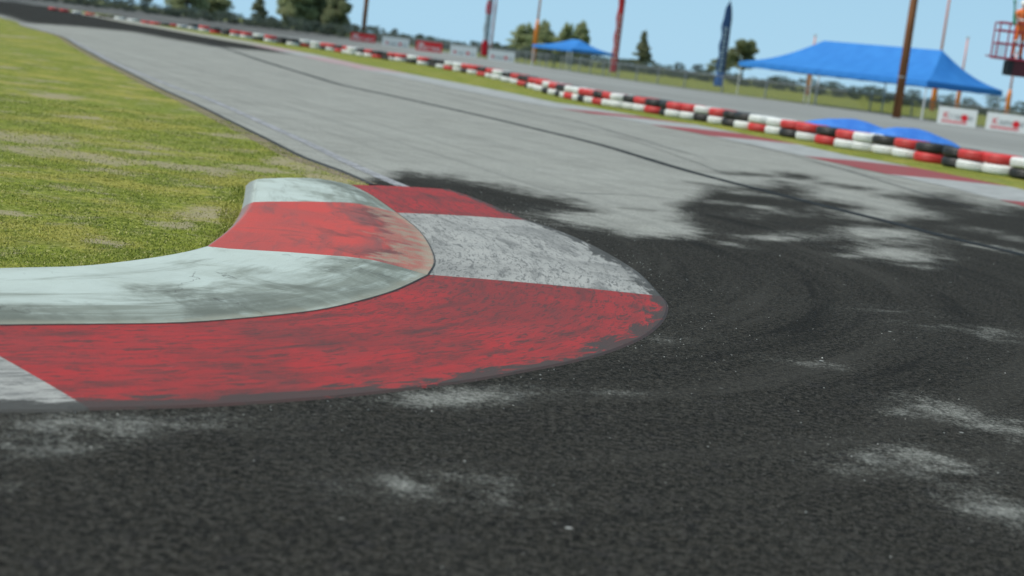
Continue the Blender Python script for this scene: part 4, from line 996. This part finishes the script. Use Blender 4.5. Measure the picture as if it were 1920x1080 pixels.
def tree(x, ytop, dist, width_px, label, kind='round', mat=0, seed=0, n=5200, group='trees beyond the fence', base=0.0, name='tree'):
    p = D(x, dist); H = (HOR(x)-ytop)*dist/FPX+CH; Wd = width_px*dist/FPX; r_ = random.Random(seed)
    root = empty(name, (p.x, p.y, 0)); blobs = []; tips = []
    if kind == 'conifer':
        for i in range(26):
            t = (i+.5)/26; rr = Wd*.5*(1-t)**.7*r_.uniform(.7, 1.1)+.04*Wd; a = r_.random()*6.28
            blobs.append((math.cos(a)*rr*.45, math.sin(a)*rr*.45, H*(.10+.88*t), rr*.75, rr*.75, H*.045)); tips.append(blobs[-1][:3])
    elif kind == 'tall':
        for i in range(64):
            t = (i+.5)/64; prof = math.sin(math.pi*min(1, .22+t*.76))**.6; rr = Wd*.5*prof; a = r_.random()*6.28; q = r_.uniform(.3, .8)
            blobs.append((math.cos(a)*rr*q, math.sin(a)*rr*q, H*(.06+.88*t), rr*r_.uniform(.35, .5), rr*r_.uniform(.35, .5), H*r_.uniform(.05, .10))); tips.append(blobs[-1][:3])
    else:
        for i in range(26):
            a = r_.random()*6.28; q = r_.random()**.5; t = r_.random(); rr = Wd*.5
            zz = H*(.38+.5*t); lim = math.sqrt(max(.1, 1-((t-.35)/.75)**2))
            blobs.append((math.cos(a)*rr*q*.75*lim, math.sin(a)*rr*q*.75*lim, zz, rr*r_.uniform(.22, .36), rr*r_.uniform(.22, .36), H*r_.uniform(.06, .11))); tips.append(blobs[-1][:3])
    leaf_mesh('crown', blobs, n, max(.08, .022*H), ML[mat], root, seed)
    b = MB(); tr = max(.08, H*.022); top = H*(.9 if kind != 'round' else .55)
    b.tube([(0, 0, -.1), (r_.uniform(-.1, .1)*tr, 0, top*.5), (0, 0, top)], [tr, tr*.7, tr*.2], 9)
    for tp in tips[::3]: b.tube([(0, 0, tp[2]*.6), (tp[0]*.6, tp[1]*.6, tp[2]*.9), tp], [tr*.4, tr*.25, tr*.1], 5)
    b.build('trunk', M_BARK, root, True)
    setp(root, label, 'tree', group)
for i, a in enumerate([
        (350, -70, 300, 84, 'tall olive green tree at the left, its crown cut by the top edge', 'tall', 0),
        (395, -62, 310, 76, 'tall olive tree just right of the leftmost big crown', 'tall', 0),
        (485, -20, 330, 34, 'slender grey green conifer alone between the two big groups', 'conifer', 2),
        (556, -75, 300, 74, 'pale olive tree at the left end of the big dark group', 'tall', 0),
        (588, -90, 305, 74, 'dark tree in the middle of the big group left of the distant pole', 'tall', 1),
        (628, -40, 290, 56, 'dark tree at the right end of the big group left of the distant pole', 'tall', 1),
        (982, 42, 290, 62, 'olive tree left of the orange mast behind the small tent', 'tall', 0),
        (1016, 38, 300, 54, 'dark olive tree right behind the orange mast', 'tall', 0),
        (1060, 42, 295, 48, 'olive tree rising behind the left of the small tent peak', 'tall', 0),
        (1083, 38, 300, 42, 'olive tree rising behind the right of the small tent peak', 'tall', 0),
        (1201, 58, 300, 44, 'pale spiky conifer right of the red feather flag', 'conifer', 2),
        (1390, 72, 300, 74, 'round dark olive tree behind the left end of the marquee', 'round', 1),
        (1350, 108, 380, 60, 'low dark tree behind the navy feather flag', 'round', 1),
        (270, -40, 340, 70, 'dark loose tree at the upper left, only its lower limbs in view', 'round', 1),
        (215, -60, 330, 60, 'dark tree at the far upper left above the end of the tyre wall', 'round', 1)]):
    x, yt, ds, wp, lab, kd, mt = a; tree(x, yt, ds, wp, lab, kd, mt, seed=20+i, n=14000)
far_t = [(668, 48, 26, 'just left of the distant wooden pole'), (706, 47, 34, 'just right of the distant wooden pole'), (739, 52, 22, 'above the left part of the white board by the pole'), (757, 62, 40, 'above the right part of the white board by the pole'),
         (786, 62, 24, 'above the left end of the lettered red board'), (806, 66, 40, 'above the right end of the lettered red board'), (833, 74, 30, 'between the red board and the white boards'), (859, 77, 28, 'above the white board left of the grey flags'), (891, 76, 34, 'just left of the grey feather flags'),
         (929, 78, 24, 'just right of the grey feather flags'), (948, 84, 30, 'left of the big olive trees'), (430, 20, 50, 'right of the leftmost big crowns'), (508, 28, 26, 'right of the slender conifer'), (1110, 96, 50, 'behind the right slope of the small tent'), (1165, 108, 44, 'just right of the red feather flag'),
         (1232, 117, 40, 'right of the spiky conifer'), (1274, 115, 30, 'second right of the spiky conifer'), (1309, 118, 36, 'left of the navy feather flag'), (1460, 138, 56, 'under the left half of the marquee'), (1560, 150, 60, 'under the middle of the marquee'), (1640, 158, 60, 'left of the thick wooden pole'),
         (1712, 165, 50, 'right of the thick wooden pole'), (1775, 172, 50, 'above the board with the red K under the marquee'), (1815, 180, 30, 'between the two right boards, lower one'), (1865, 172, 60, 'behind the right corner of the marquee'), (1915, 188, 44, 'at the right edge above the last board')]
for i, (x, yt, wp, wh) in enumerate(far_t):
    tree(x, yt, 262+(i % 4)*12, wp, 'small dark distant tree '+wh, 'round', 3, seed=80+i, n=1500, group='distant trees on the horizon')
# far wood that reads as one mass
bl = []; r_ = random.Random(5)
for x in np.arange(-200, 2150, 9):
    p = D(x, 252+r_.uniform(-8, 8)); hgt = 1.75 + .35*math.sin(x*.013)+r_.uniform(-.5, .5)
    for k in range(3): bl.append((p.x+r_.uniform(-1, 1), p.y, max(.3, hgt*(.2+.3*k)), 1.0, 1.0, .42))
o = leaf_mesh('far_wood', bl, 60000, .16, ML[3], None, 9)
setp(o, 'dark low belt of woodland along the horizon beyond the field', 'woodland', kind='stuff')
